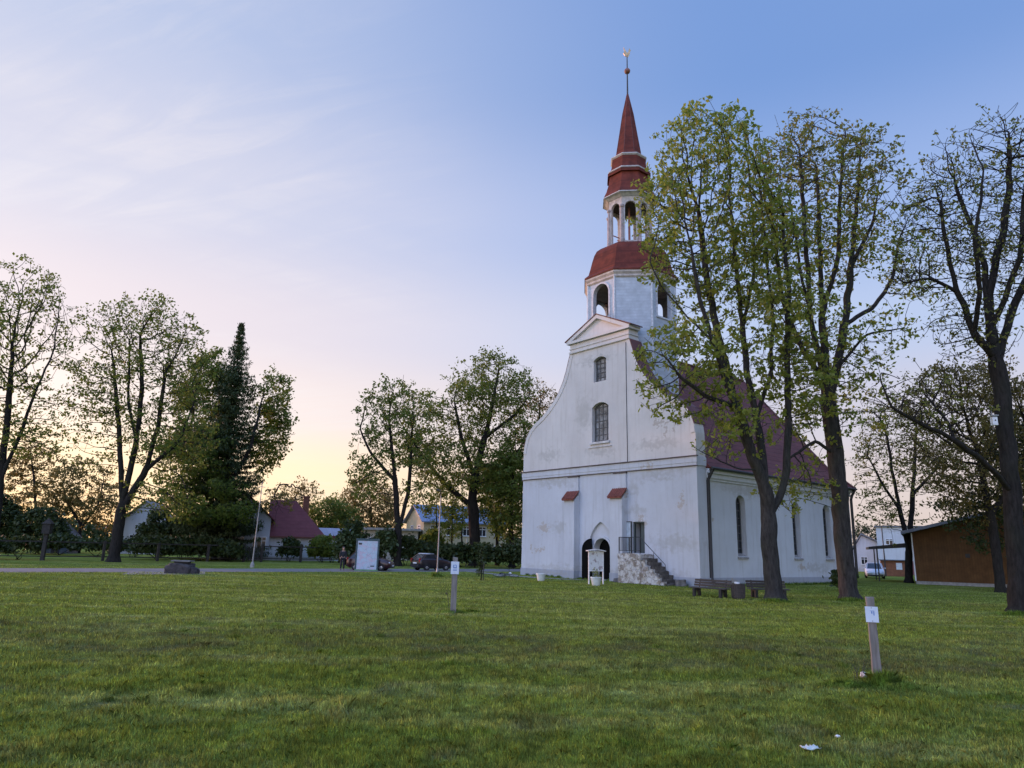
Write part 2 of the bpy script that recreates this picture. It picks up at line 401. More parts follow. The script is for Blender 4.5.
M['asphalt'] = simple('asphalt', (.185, .178, .170), 1.0, scale=1.5, var=.25, bmp=.3, spec=.1)
M['gravel'] = simple('gravel', (.22, .205, .18), .95, scale=8, var=.4, bmp=.6, bdist=.02)
M['dark'] = simple('dark_interior', (.012, .012, .013), .9, bmp=0)
M['galv'] = simple('galvanised_steel', (.26, .27, .28), .45, metal=.5, var=.2)
M['wood_black'] = simple('blackened_timber', (.030, .026, .024), .85, scale=6, var=.4)
M['bark'] = barkmat('grey_brown_bark', (.047, .043, .040))
M['barkd'] = barkmat('dark_bark', (.027, .024, .022))
M['maple'] = leafmat('maple_leaf', (.095, .138, .020), (.185, .222, .038), (.260, .250, .062))
M['young'] = leafmat('young_leaf', (.088, .110, .022), (.150, .160, .036), (.20, .150, .048))
M['lime'] = leafmat('lime_leaf', (.058, .092, .016), (.102, .142, .026), (.145, .162, .036))
M['bronze'] = leafmat('bronze_leaf', (.085, .072, .022), (.140, .112, .034), (.125, .13, .036))
M['deep'] = leafmat('deep_green_leaf', (.022, .038, .012), (.036, .056, .016), (.05, .066, .02), .25)
M['needle'] = leafmat('spruce_needle', (.028, .048, .018), (.044, .068, .024), (.058, .082, .028), .1)
M['rim'] = simple('wheel_rim', (.45, .45, .46), .35, metal=.6)
M['tyre'] = simple('tyre_rubber', (.02, .02, .021), .85)
M['skin'] = simple('skin', (.42, .26, .19), .6, bmp=0, var=.08)
M['cloth'] = simple('dark_clothing', (.020, .021, .026), .9, scale=14)

# ------------------------------------------------------------------ ground, road, path
def sheet(name, rows, mat, kind='structure'):
    vs = [p for r in rows for p in r]; n = len(rows[0])
    fs = [(i * n + k, i * n + k + 1, (i + 1) * n + k + 1, (i + 1) * n + k) for i in range(len(rows) - 1) for k in range(n - 1)]
    mb = MB().add(vs, fs); o = mb.build(name, mat, fix=False)
    return tag(o, kind=kind)
M['lawn'] = ground_mat(); M['blade'] = blade_mat(); M['blade_dark'] = blade_mat('grass_tuft_blade', .82)
gx = np.concatenate([[-3000, -900, -300, -120], np.linspace(-70, 80, 76), [130, 320, 950, 3000]])
gy = np.concatenate([[-400, -60], np.linspace(-10, 110, 61), [160, 330, 950, 4000]])
def gz(x, y):
    if not (-60 < x < 60 and 0 < y < 30): return 0.0
    w = min(1, (30 - y) / 8, y / 2)
    return .035 * w * (mnoise.noise(Vector((x * .22, y * .3, 1.7))))
rows = [[(x, y, gz(x, y)) for x in gx] for y in gy]
sheet('ground', rows, M['lawn'])

CH_A = 0.682
E_AX = np.array([math.cos(CH_A), math.sin(CH_A), 0]); D_AX = np.array([-math.sin(CH_A), math.cos(CH_A), 0])
CH_O = np.array([11.7813, 44.5452, 0.0])
def chw(x, y, z=0.0): return CH_O + E_AX * x + D_AX * y + np.array([0, 0, z])

# the road runs along the far side of the lawn, parallel to the nave
RD = np.array([.76, .65, 0]); RD /= np.linalg.norm(RD); RN = np.array([-RD[1], RD[0], 0])
RC = np.array([-29.7, 42.9, 0])
def road_pt(t, s, z=0.0): return RC + RD * t + RN * s + np.array([0, 0, z])
ts = np.linspace(-90, 160, 60)
sheet('road', [[tuple(road_pt(t, s, .012)) for t in ts] for s in (-2.6, -1.0, 1.0, 2.6)], M['asphalt'])
sheet('road_verge', [[tuple(road_pt(t, s + .25 * mnoise.noise(Vector((t * .3, s, 0))), .006)) for t in ts] for s in (-3.2, -2.5)], M['gravel'])
ps = [(-1.1, 8.7), (-2.0, 9.3), (-2.6, 11.5), (-2.5, 15), (-1.5, 19), (-.5, 24)]
sheet('path', [[tuple(chw(x - .55, y, .01)) for x, y in ps], [tuple(chw(x + .55, y + .2, .01)) for x, y in ps]], M['gravel'])
a_ = gpt(168, 574.5); b_ = gpt(140, 574)
sheet('path_spur', [[tuple(gpt(x, 574.3, .009)) for x in (120, 145, 172, 205)], [tuple(gpt(x, 571.5, .009)) for x in (132, 152, 178, 205)]], M['gravel'])

# ------------------------------------------------------------------ church
S_ = 2 / 1.7
FW = 16.926; MID = FW / 2
church = thing('church', 'white plastered church with curved gable, red roof and tall red spire', 'church', CH_O, CH_A)
hw = [(7.19, 8.1), (7.12, 8.6), (6.93, 9.15), (6.58, 9.65), (6.05, 10.05), (5.4, 10.38), (4.75, 10.85), (4.15, 11.38), (3.65, 11.95), (3.25, 12.6), (2.95, 13.3), (2.72, 14.0), (2.6, 14.35)]
hw = [(a * S_, z * S_) for a, z in hw]
Z1 = 14.35 * S_
outline = [(MID - MID, 0), (FW, 0)] + [(MID + a, z) for a, z in hw] + [(MID - a, z) for a, z in reversed(hw)]
s = S_
def pointed(hw_, zs, zt, n=10):
    h = zt - zs; r = (hw_ * hw_ + h * h) / (2 * hw_); a1 = math.asin(min(1, h / r))
    right = [(hw_ - r + r * math.cos(a), zs + r * math.sin(a)) for a in np.linspace(0, a1, n)]
    return [(-x, z) for x, z in right] + [(x, z) for x, z in reversed(right)][1:]
dc_ = 7.08 * s
holes = [arch(6.38 * s, 7.78 * s, 8.28 * s, 10.75 * s, .28 * s), arch(6.56 * s, 7.64 * s, 12.1 * s, 13.72 * s, .2 * s),
         [(dc_ - 1.12, .02), (dc_ + 1.12, .02)] + [(dc_ + x, z) for x, z in reversed(pointed(1.12, 2.3, 4.0))], arch(3.67 * s, 4.55 * s, 1.62 * s, 3.37 * s, .02)]
wall_blobs = [(4.5, 4.0, .55, .5), (15.8, 2.15, .3, .42), (14.8, 1.95, .75, .22), (5.9, 5.9, .25, .35), (6.4, 6.0, .25, .4), (1.2, 5.2, .3, .7), (14.4, 3.6, .8, .45), (3.9, 7.6, .7, .4), (2.2, 9.9, .3, .7), (1.3, 10.6, .5, .5), (2.9, 10.5, .5, .35), (4.2, 1.2, .8, .2), (3.1, .35, .5, .35)]
wall_grime = [(8.5, .55, 12, .55), (13.2, 7.0, 3.5, .5), (3.0, 7.0, 3.0, .5), (13.9, 9.2, 2.0, .6), (3.3, 9.1, 2.6, .5), (8.2, 9.0, 2, .5), (10.0, 12, 1.2, 2.0), (5.0, 4.6, .8, .8), (9, 16, 3, .5), (2.0, 2.6, 3.0, .7), (5.2, 6.3, .8, .8), (12.5, 3.6, 1.6, .6)]
M['plaster'] = plaster('white_limewash', (.545, .570, .615), wall_blobs, wall_grime, (1, 2), (8.0, (1.17, 1.075, .955)))  # above the belt: a warmer wash with sunset glow put into its colour
M['plaster2'] = plaster('side_limewash', (.575, .61, .655), [(1.6, 4.0, .2, .2), (12.5, 1.2, .8, .25)], [(6, 6.2, 5, .5), (14, 1.2, 3, .4)], (0, 2))
M['plinth'] = plaster('grey_plinth_wash', (.36, .39, .45), [(3.2, .2, .9, .3), (9, .15, .7, .2)], [(13, .3, 4, .3)], (1, 2))
TH = 0.95
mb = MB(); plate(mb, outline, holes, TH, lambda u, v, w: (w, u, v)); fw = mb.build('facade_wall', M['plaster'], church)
# red tin capping following the gable edge
mb = MB()
for sgn in (-1, 1):
    pts = [(MID + sgn * a, z) for a, z in hw[1:]]
    rows_ = []
    for i, (y, z) in enumerate(pts):
        a, b = pts[max(i - 1, 0)], pts[min(i + 1, len(pts) - 1)]
        t = Vector((b[0] - a[0], b[1] - a[1])).normalized(); nrm = Vector((t.y, -t.x)) * sgn * 1
        if nrm.x * sgn < 0: nrm = -nrm
        rows_.append([(-.04, y - nrm.x * .02, z - nrm.y * .02), (-.04, y + nrm.x * .05, z + nrm.y * .05), (TH + .25, y + nrm.x * .05, z + nrm.y * .05), (TH + .25, y - nrm.x * .02, z - nrm.y * .02)])
    mb.cut().loft(rows_)
build_each(mb, 'gable_capping', M['tindark'], church)
# raised band along the gable's left edge and thin edge moulding
mb = MB()
for sgn in (-1, 1):
    pts = [(MID + sgn * (a - .14), z) for a, z in hw]
    rr = []
    for i, (y, z) in enumerate(pts):
        a, b = pts[max(i - 1, 0)], pts[min(i + 1, len(pts) - 1)]
        t = Vector((b[0] - a[0], b[1] - a[1])).normalized(); nrm = Vector((-t.y, t.x))
        if nrm.x * sgn > 0: nrm = -nrm
        rr.append([(-.045, y + nrm.x * w, z + nrm.y * w) if k in (1, 2) else (.02, y + nrm.x * w, z + nrm.y * w) for k, w in ((0, -.12), (1, -.12), (2, .2), (3, .2))])
    mb.cut().loft(rr)
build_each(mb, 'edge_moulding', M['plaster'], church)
# belt cornice across the facade
mb = MB(); mb.box(-.06, .0, -.06, FW + .06, 7.42, 7.98); mb.box(-.085, .0, -.085, FW + .085, 7.60, 7.98)
mb.box(-.06, TH + .02, -.06, 0, 7.42, 7.98)
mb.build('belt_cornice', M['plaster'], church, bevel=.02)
mb = MB(); mb.box(-.15, .0, -.15, FW + .15, 7.98, 8.05); mb.cut().box(-.09, 0, -.09, FW + .09, 7.37, 7.42)
build_each(mb, 'cornice_flashing', simple('dark_flashing', (.07, .055, .055), .6), church)
# attic: cornice bands and pediment
PW = 2.74 * s
mb = MB()
mb.box(-.06, TH, MID - 2.56 * s, MID + 2.56 * s, Z1, 15.0 * s)
mb.box(-.14, TH + .02, MID - 2.62 * s, MID + 2.62 * s, 14.38 * s, 14.50 * s); mb.box(-.12, TH + .02, MID - 2.62 * s, MID + 2.62 * s, 14.66 * s, 14.72 * s)
mb.box(-.26, TH + .04, MID - PW, MID + PW, 15.02 * s, 15.2 * s)
mb.prism([(MID - PW + .25, 15.2 * s), (MID + PW - .25, 15.2 * s), (MID, 16.36 * s)], lambda u, v: (-.05, u, v), lambda u, v: (TH, u, v))
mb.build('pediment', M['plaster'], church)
mb = MB(); AP = 16.52 * s
for sgn in (-1, 1):
    p = [(MID + sgn * (PW + .08), 15.2 * s), (MID, AP), (MID, AP - .30), (MID + sgn * (PW - .55), 15.2 * s)]
    mb.cut().prism(p, lambda u, v: (-.26, u, v), lambda u, v: (TH + .05, u, v))
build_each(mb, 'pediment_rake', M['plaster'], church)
mb = MB()
for sgn in (-1, 1):
    mb.cut().prism([(MID + sgn * (PW + .16), 15.19 * s), (MID, AP + .01), (MID, AP + .07), (MID + sgn * (PW + .2), 15.21 * s + .05)], lambda u, v: (-.3, u, v), lambda u, v: (TH + .1, u, v))
build_each(mb, 'pediment_capping', M['tindark'], church)

def window(parent, name, fmap, u0, u1, z0, z1, rise, nu, nv, bars=.05, frame=.09, mat=None, glass=None, depth=.07):
    """arched frame with glazing bars, a pane behind; fmap(u, v, w): w into the wall"""
    mb = MB(); out = arch(u0, u1, z0, z1, rise); c = (u0 + u1) / 2
    inn = arch(u0 + frame, u1 - frame, z0 + frame, z1 - frame, max(rise - frame * .3, .01))
    plate(mb, out, [inn], depth, fmap)
    def top(u):
        k = [p for p in inn[2:]]
        k.sort(); return float(np.interp(u, [p[0] for p in k], [p[1] for p in k]))
    for i in range(1, nu):
        u = u0 + (u1 - u0) * i / nu; zt = top(u) + .02
        mb.add([fmap(u + a, z, w) for z in (z0 + .02, zt) for (a, w) in ((-bars / 2, .012), (bars / 2, .012), (bars / 2, depth - .012), (-bars / 2, depth - .012))], [(0, 3, 2, 1), (4, 5, 6, 7), (0, 1, 5, 4), (1, 2, 6, 5), (2, 3, 7, 6), (3, 0, 4, 7)])
    for j in range(1, nv):
        z = z0 + (z1 - rise - z0) * j / (nv - 1 if rise > .3 else nv - .35)
        if z > z1 - .1: continue
        mb.add([fmap(u, z + a, w) for u in (u0 + .02, u1 - .02) for (a, w) in ((-bars / 2, .016), (bars / 2, .016), (bars / 2, depth - .016), (-bars / 2, depth - .016))], [(0, 3, 2, 1), (4, 5, 6, 7), (0, 1, 5, 4), (1, 2, 6, 5), (2, 3, 7, 6), (3, 0, 4, 7)])
    f = mb.build(name, mat or M['trim'], parent)
    mb = MB(); plate(mb, arch(u0 + .01, u1 - .01, z0 + .01, z1 - .01, max(rise - .01, .005)), [], .012, lambda u, v, w: fmap(u, v, w + depth * .5 + .004))
    g = mb.build('pane', glass or M['glass'], f)
    return f
M['skyglass'] = simple('sky_pale_glass', (.20, .21, .22), .15, var=.75, scale=2.2, bmp=.25, bdist=.02)  # pale sky reflection put into the pane colour
M['frame_dark'] = simple('dark_window_frame', (.075, .075, .075), .7)
wf = lambda x0: (lambda u, v, w: (x0 + w, u, v))
window(church, 'window', wf(.28), 6.38 * s, 7.78 * s, 8.28 * s, 10.75 * s, .28 * s, 4, 6, .075, .12, M['frame_dark'], M['skyglass'])
window(church, 'window', wf(.28), 6.56 * s, 7.64 * s, 12.1 * s, 13.72 * s, .2 * s, 3, 5, .075, .11, M['frame_dark'], M['skyglass'])
mb = MB(); mb.box(-.12, .27, 6.25 * s, 7.92 * s, 8.13 * s, 8.265 * s); mb.cut().box(-.06, .0, 6.1 * s, 8.1 * s, 7.92 * s, 7.98 * s)
build_each(mb, 'window_sill', M['trim'], church)
# plinth along the front
mb = MB()
for y0, y1 in ((0 - .03, 7.0), (9.75, FW + .03)): mb.cut().box(-.05, .0, y0, y1, 0, .53)
mb.cut().box(-.05, TH + .02, -.08, -.035, 0, .53)
build_each(mb, 'plinth', M['plinth'], church)

# buttresses with red tile caps, pilasters above
def uf(x, y, off):
    v = ray(x, y); o = EYE; P0 = CH_O + E_AX * off; t = ((P0 - o) @ E_AX) / (v @ E_AX); P = o + v * t
    return float((P - CH_O) @ D_AX)
BP = .56
for uL, uR, zc in ((11.52, 10.44, 5.70), (6.93, 5.8, 5.70)):
    y0, y1 = uR, uL
    mb = MB(); mb.prism([(0, 0), (-BP, 0), (-BP, zc - .15), (0, zc + .36)], lambda u, v: (u, y0, v), lambda u, v: (u, y1, v))
    mb.box(-.14, 0, y0, y1, zc + .3, 7.36)
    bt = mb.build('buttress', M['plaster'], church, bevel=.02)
    mb = MB(); mb.prism([(-.15, zc + .42), (-BP - .16, zc - .17), (-BP - .16, zc - .07), (-.15, zc + .55)], lambda u, v: (u, y0 - .06, v), lambda u, v: (u, y1 + .06, v))
    for k in range(8):
        yy = y0 - .05 + (y1 - y0 + .1) * k / 7
        mb.tube([(-.15, yy, zc + .54), (-BP - .17, yy, zc - .07)], .055, 6)
    mb.build('buttress_cap', M['tile'], bt)
    mb = MB(); mb.box(-BP - .03, 0, y0 - .03, y1 + .03, 0, .55); mb.build('buttress_plinth', M['plinth'], bt)
    mb = MB(); mb.box(-.19, 0, y0 - .03, y1 + .03, 7.27, 7.365); mb.build('pilaster_flashing', bpy.data.materials['dark_flashing'], bt)

# recessed wall under the pointed arch, with the round-headed doorway, and door leaves
dc = dc_
mb = MB(); plate(mb, [(dc - 1.3, 0), (dc + 1.3, 0), (dc + 1.3, 4.3), (dc - 1.3, 4.3)], [arch(6.42 * s, 7.74 * s, .02, 2.42 * s, .66 * s, 16)], .5, lambda u, v, w: (.20 + w, u, v))
mb.build('door_tympanum', M['plaster'], church)
ro = arch(dc - .93, dc + .93, 2.0, 2.42 * s + .16, .90, 14)[2:]; ri = arch(dc - .79, dc + .79, 2.0, 2.42 * s + .01, .775, 14)[2:]
mb = MB(); mb.loft([[(.21, *a), (.12, *a), (.12, *b), (.21, *b)] for a, b in zip(ro, ri)])
mb.build('door_arch_moulding', M['plaster'], church)
M['door'] = banded('black_brown_boards', (.004, .004, .004), 7, 'Y', .01, .3, .95)
M['door2'] = banded('black_brown_boards_side', (.008, .007, .007), 7, 'X', .01, .3, .6)
# left leaf stands open, swung out against the doorway's left side; its head is a quarter round
zt = 2.42 * s
leaf = [(0, .03), (.80, .03), (.80, zt - .78)] + [(.80 - .80 * (1 - math.cos(t)) * 1.0, zt - .78 + .76 * math.sin(t)) for t in np.linspace(.1, math.pi / 2, 8)]
leaf = [(0, .03), (.82, .03)] + [(.82 * math.cos(t), zt - .80 + .78 * math.sin(t)) for t in np.linspace(0, math.pi / 2, 9)]
ang = R(12)
def leafmap(flip):
    def f(w):
        def g(u, v):
            uu = .82 - u
            return (-.03 - uu * math.sin(ang) - w, 7.74 * s + .02 + uu * math.cos(ang) , v)
        return g
    return f
lm = leafmap(0)
mb = MB(); mb.prism([(.82 - u, v) for u, v in leaf][::-1], lm(.0), lm(.06)); dl = mb.build('door_leaf', M['door'], church)
mb = MB(); mb.box(.72, .78, 6.3 * s, 7.85 * s, .0, zt + .3); mb.build('dark_doorway', M['door'], church)  # black panel stands in for the unlit interior behind the doorway
mb = MB(); mb.box(-.35, .55, 6.42 * s, 7.74 * s, .0, .06); mb.build('threshold', M['concrete'], church)
# gallery door above the stairs: half open, pale leaf folded back
mb = MB(); plate(mb, [(3.67 * s, 1.62 * s), (4.55 * s, 1.62 * s), (4.55 * s, 3.37 * s), (3.67 * s, 3.37 * s)], [[(3.67 * s + .1, 1.62 * s + .02), (4.55 * s - .1, 1.62 * s + .02), (4.55 * s - .1, 3.37 * s - .1), (3.67 * s + .1, 3.37 * s - .1)]], .12, wf(.10))
gd = mb.build('gallery_door', simple('grey_green_door', (.055, .075, .075), .6, scale=4, stretch=(4, 4, .4)), church)
mb = MB(); mb.box(.3, .35, 3.67 * s + .02, 4.55 * s - .45, 1.62 * s, 3.3 * s); mb.build('panel', gd.data.materials[0], gd)
mb = MB(); mb.box(.75, .8, 3.6 * s, 4.6 * s, 1.6 * s, 3.4 * s); mb.build('inner_panel', M['dark'], gd)
mb = MB(); mb.box(-.10, -.04, 4.6 * s, 5.18 * s, 1.64 * s, 3.36 * s)
gl = mb.build('door_leaf', simple('pale_blue_door_paint', (.42, .49, .54), .7, scale=4, var=.25), church)
mb = MB(); 
for y in (4.6 * s, 5.18 * s): mb.box(-.115, -.035, y - .03, y + .03, 1.62 * s, 3.39 * s)
mb.box(-.115, -.035, 4.6 * s, 5.18 * s, 3.34 * s, 3.39 * s); mb.build('leaf_edge', M['frame_dark'], gl)
# thin cable conduit down the right of the gable
mb = MB(); mb.tube([(-.03, 4.9 * s, 14.2 * s), (-.03, 4.88 * s, 10 * s), (-.03, 4.86 * s, 8.07)], .022, 6); mb.build('lightning_conductor', M['iron'], church)

# nave walls
NL = 19.87; EH = 7.35
WIN = [(4.28, 5.36), (7.75, 8.8), (11.27, 12.33), (15.74, 16.86)]
mb = MB(); plate(mb, [(TH, 0), (NL, 0), (NL, EH), (TH, EH)], [arch(a, b, 1.88, 5.85, .5) for a, b in WIN], .85, lambda u, v, w: (u, .12 + w, v))
plate(mb, [(TH, 0), (NL, 0), (NL, EH), (TH, EH)], [], .85, lambda u, v, w: (u, FW - .97 + w, v))
mb.build('nave_wall', M['plaster2'], church)
for a, b in WIN:
    w_ = window(church, 'window', lambda u, v, w: (u, .50 + w, v), a, b, 1.88, 5.85, .5, 3, 8, .05, .09, M['frame_dark'], M['glass'])
    mb = MB(); mb.prism([(.03, 1.80), (.50, 2.06), (.50, 1.84), (.03, 1.7)], lambda u, v: (a - .05, u, v), lambda u, v: (b + .05, u, v)); mb.build('window_sill', M['concrete'], w_)
AX0, AX1, AY = NL, NL + 5.2, 4.4
ap = [(AX0, .12), (AX1, AY), (AX1, FW - AY), (AX0, FW - .12)]
mb = MB(); mb.loft([[(x, y, z) for x, y in [(AX0 - .5, .12)] + ap + [(AX0 - .5, FW - .12)]] for z in (0, EH)]); mb.build('apse_wall', M['plaster2'], church)
mb = MB(); mb.box(TH + .02, NL + .03, .07, .12, 0, .53); mb.build('plinth', plaster('side_plinth_wash', (.37, .40, .46), [(3.2, .2, .9, .3)], [(9, .3, 6, .3)], (0, 2)), church)
mb = MB()
for z0, z1, o_ in ((6.55, 6.7, .10), (6.7, 7.0, .2), (7.0, 7.3, .36)): mb.box(TH + .01, NL + .1 + o_ * .4, .12 - o_, .13, z0, z1)
mb.build('eaves_cornice', M['plaster2'], church, bevel=.02)
mb = MB(); mb.box(NL - .45, NL + .06, .04, .12, .53, 6.54); mb.build('corner_pilaster', M['plaster2'], church)
# roof: steep slopes kicked out at the eaves, hipped round the apse
e0 = [(TH - .0, -.42), (NL + .35, -.42), (AX1 + .55, AY - .3), (AX1 + .55, FW - AY + .3), (NL + .35, FW + .42), (TH, FW + .42)]
e1 = [(TH, 1.1), (NL - .35, 1.1), (AX1 - 1.0, 4.95), (AX1 - 1.0, FW - 4.95), (NL - .5, FW - 1.1), (TH, FW - 1.1)]
RX = 19.0; RZ = 17.5
vs = [(x, y, 7.30) for x, y in e0] + [(x, y, 8.75) for x, y in e1] + [(TH, MID, RZ), (RX, MID, RZ)]
fs = [(0, 1, 7, 6), (1, 2, 8, 7), (2, 3, 9, 8), (3, 4, 10, 9), (4, 5, 11, 10), (6, 7, 13, 12), (7, 8, 13), (8, 9, 13), (9, 10, 13), (10, 11, 12, 13), (0, 6, 12, 11, 5)]
mb = MB().add(vs, fs); rf = mb.build('nave_roof', M['roof'], church)
mb = MB(); mb.tube([(TH, MID, RZ + .03), (RX, MID, RZ + .03)], .13, 8); mb.tube([(RX, MID, RZ), (NL - .5, 1.1, 8.8), (NL + .35, -.42, 7.35)], .1, 6); mb.tube([(RX, MID, RZ), (AX1 - 1, 4.95, 8.8), (AX1 + .55, AY - .3, 7.35)], .1, 6)
mb.build('ridge_cap', M['tindark'], rf)
mb = MB(); mb.tube([(TH, -.46, 7.30), (NL + .38, -.46, 7.30), (AX1 + .6, AY - .32, 7.30)], .09, 8); mb.build('gutter', M['iron'], rf)
mb = MB(); mb.tube([(1.12, -.42, 7.25), (1.12, -.2, 6.9), (1.12, -.02, 6.6), (1.12, -.02, .5), (1.12, -.2, .2)], .115, 8); mb.build('downpipe', M['iron'], church, smooth=True)
mb = MB(); mb.tube([(NL + .25, -.42, 7.25), (NL + .25, -.15, 6.8), (NL + .25, -.05, 6.5), (NL + .25, -.05, .4)], .11, 8); mb.build('downpipe', M['iron'], church, smooth=True)
# ---- tower: octagon clad in pale boards
TX = 3.62; RA = 3.33; RC8 = RA / math.cos(math.pi / 8)
def octring(ap_, z, off=0): r = ap_ / math.cos(math.pi / 8); return [(TX + r * math.cos(math.pi / 8 + k * math.pi / 4), MID + r * math.sin(math.pi / 8 + k * math.pi / 4), z) for k in range(8)]
M['boards'] = banded('pale_blue_boards', (.52, .565, .62), 4.2, 'Z', .012, .25, .6, .72)
def facemap(k, ap_, th):
    a = k * math.pi / 4; nx, ny = math.cos(a), math.sin(a); tx, ty = -ny, nx
    return lambda u, v, w: (TX + nx * (ap_ - th + w) + tx * u, MID + ny * (ap_ - th + w) + ty * u, v)
SD = RA * math.tan(math.pi / 8)
mb = MB()
for k in range(8):
    ho = [arch(-.80, .80, 19.25, 22.0, .8, 12)] if k % 2 == 0 else []
    th = .3; sd = SD - .001
    zb_ = 16.7 if k == 4 else 12.5
    plate(mb, [(-sd, zb_), (sd, zb_), (sd, 22.75), (-sd, 22.75)], ho, th, facemap(k, RA, th))
tw = mb.build('tower_wall', M['boards'], church)
mb = MB()
for k in range(8):
    a = math.pi / 8 + k * math.pi / 4
    mb.cut().tube([(TX + (RC8 + .01) * math.cos(a), MID + (RC8 + .01) * math.sin(a), 12.5), (TX + (RC8 + .01) * math.cos(a), MID + (RC8 + .01) * math.sin(a), 22.7)], .09, 6)
build_each(mb, 'corner_board', simple('pale_trim_board', (.58, .60, .63), .7), tw)
mb = MB()
for k in (0, 2, 4, 6):
    fm = facemap(k, RA, 0)
    o1 = arch(-.93, .93, 19.12, 22.13, .93, 12); o2 = arch(-.80, .80, 19.25, 22.0, .80, 12)
    plate(mb.cut(), o1, [o2], .07, fm)
build_each(mb, 'arch_trim', simple('pale_trim_paint', (.56, .56, .58), .7), tw)
# belfry: floor, timber post and bell
mb = MB(); mb.loft([octring(RA - .35, 18.9), octring(RA - .35, 19.05)]); mb.cut().loft([octring(RA - .35, 22.55), octring(RA - .35, 22.7)])
build_each(mb, 'belfry_floor', M['dark'], tw)
mb = MB(); mb.box(TX - .12, TX + .12, MID - 2.6, MID + 2.6, 21.6, 21.9)
for y in (-1.5, 1.5): mb.box(TX - .12, TX + .12, MID + y - .12, MID + y + .12, 19.05, 22.5)
for x in (-1.6, 1.6): mb.box(TX + x - .1, TX + x + .1, MID - .9, MID - .65, 19.05, 22.5); mb.box(TX + x - .1, TX + x + .1, MID + .65, MID + .9, 19.05, 22.5)
mb.build('bell_frame', M['wood_dark'], tw)
mb = MB(); mb.lathe([(.05, 21.6), (.22, 21.5), (.3, 21.1), (.38, 20.7), (.55, 20.35), (.55, 20.3), (.02, 20.35)], 16, (TX, MID)); mb.build('bell', simple('dark_bronze', (.10, .07, .04), .4, metal=.8), tw, smooth=True)
mb = MB(); mb.loft([octring(RA + .02, 22.16), octring(RA + .12, 22.26), octring(RA + .12, 22.40), octring(RA + .24, 22.56), octring(RA + .24, 22.70)])
mb.build('tower_cornice', simple('cornice_paint', (.50, .45, .42), .7, scale=3, var=.3), tw)
mb = MB(); mb.loft([octring(a, z) for a, z in ((RA + .30, 22.70), (RA + .30, 22.80), (3.32, 23.1), (3.17, 23.65), (3.02, 24.3), (2.86, 24.85), (2.66, 25.25), (2.36, 25.52), (2.0, 25.66), (1.7, 25.76))])
dome = mb.build('tower_dome', M['tin'], tw)
# lantern
LA = 1.66; LS = LA * math.tan(math.pi / 8)
mb = MB()
for k in range(8):
    plate(mb, [(-LS, 25.6), (LS, 25.6), (LS, 29.85), (-LS, 29.85)], [arch(-.44, .44, 25.95, 29.35, .44, 10)], .22, facemap(k, LA, .22))
lan = mb.build('lantern', simple('weathered_white_paint', (.46, .44, .43), .75, scale=4, var=.4, stretch=(1, 1, .4)), church)
mb = MB()
for k in range(8):
    a = math.pi / 8 + k * math.pi / 4; rr_ = LA / math.cos(math.pi / 8) - .03; c_ = (TX + rr_ * math.cos(a), MID + rr_ * math.sin(a))
    mb.cut().lathe([(.2, 25.6), (.2, 26.1), (.14, 26.15), (.125, 28.75), (.2, 28.85), (.2, 29.0)], 10, c_)
build_each(mb, 'column', simple('red_grey_column_paint', (.34, .29, .285), .75, scale=3, var=.4), lan)
mb = MB(); mb.loft([octring(LA - .24, 29.55), octring(LA - .24, 29.7)]); mb.build('lantern_ceiling', M['wood_dark'], lan)
mb = MB(); mb.tube([(TX, MID, 25.7), (TX, MID, 29.6)], .09, 8)
for k in range(4):
    a = k * math.pi / 4; mb.tube([(TX - 1.3 * math.cos(a), MID - 1.3 * math.sin(a), 25.9), (TX + 1.3 * math.cos(a), MID + 1.3 * math.sin(a), 27.1)], .05, 6)
mb.build('added_brace', simple('sunlit_pink_timber', (.34, .15, .13), .7), lan)  # added red braces stand in for sunlit pink on an inner column
mb = MB(); mb.loft([octring(LA + .05, 29.75), octring(LA + .25, 29.9), octring(LA + .42, 29.98)])
mb.build('lantern_cornice', M['trim'], lan)
SPM = M['tin']
mb = MB(); mb.loft([octring(a, z) for a, z in ((2.06, 29.98), (2.06, 30.12), (1.86, 30.6), (1.70, 31.2), (1.60, 31.8), (1.55, 32.3))]); sk = mb.build('spire_skirt', SPM, church)
mb = MB(); mb.loft([octring(2.11, 29.97), octring(2.11, 30.05)]); mb.cut().loft([octring(1.58, 32.30), octring(1.68, 32.38), octring(1.68, 32.47)]); mb.cut().loft([octring(1.36, 33.62), octring(1.45, 33.72), octring(1.45, 33.80)])
build_each(mb, 'spire_band', simple('pale_band_paint', (.46, .45, .445), .65, var=.25), church)
mb = MB(); mb.loft([octring(1.74, 32.28), octring(1.74, 32.02), octring(1.58, 32.02), octring(1.56, 32.28)]); mb.cut().loft([octring(a, z) for a, z in ((1.56, 32.48), (1.46, 32.7), (1.40, 33.0), (1.36, 33.61))])
build_each(mb, 'spire_drum', SPM, church)
mb = MB(); mb.loft([octring(a, z) for a, z in ((1.36, 33.81), (1.14, 33.95), (1.0, 34.3), (.74, 36.1), (.46, 38.1), (.2, 39.5), (.06, 40.2))]); sp_ = mb.build('spire', SPM, church)
mb = MB()
for k in range(8):
    a = math.pi / 8 + k * math.pi / 4
    mb.cut().tube([(TX + r * math.cos(a) / .924, MID + r * math.sin(a) / .924, z) for r, z in ((1.0, 34.3), (.74, 36.1), (.46, 38.1), (.06, 40.15))], .025, 5)
build_each(mb, 'spire_seam', M['tindark'], sp_)
mb = MB(); mb.tube([(TX, MID, 40.1), (TX, MID, 44.0)], [.07, .04], 8); fin = mb.build('finial_rod', M['iron'], church)
mb = MB(); mb.ball((TX, MID, 42.45), .26, 14, 10); mb.build('finial_ball', simple('red_copper_ball', (.20, .075, .05), .5), fin, smooth=True)
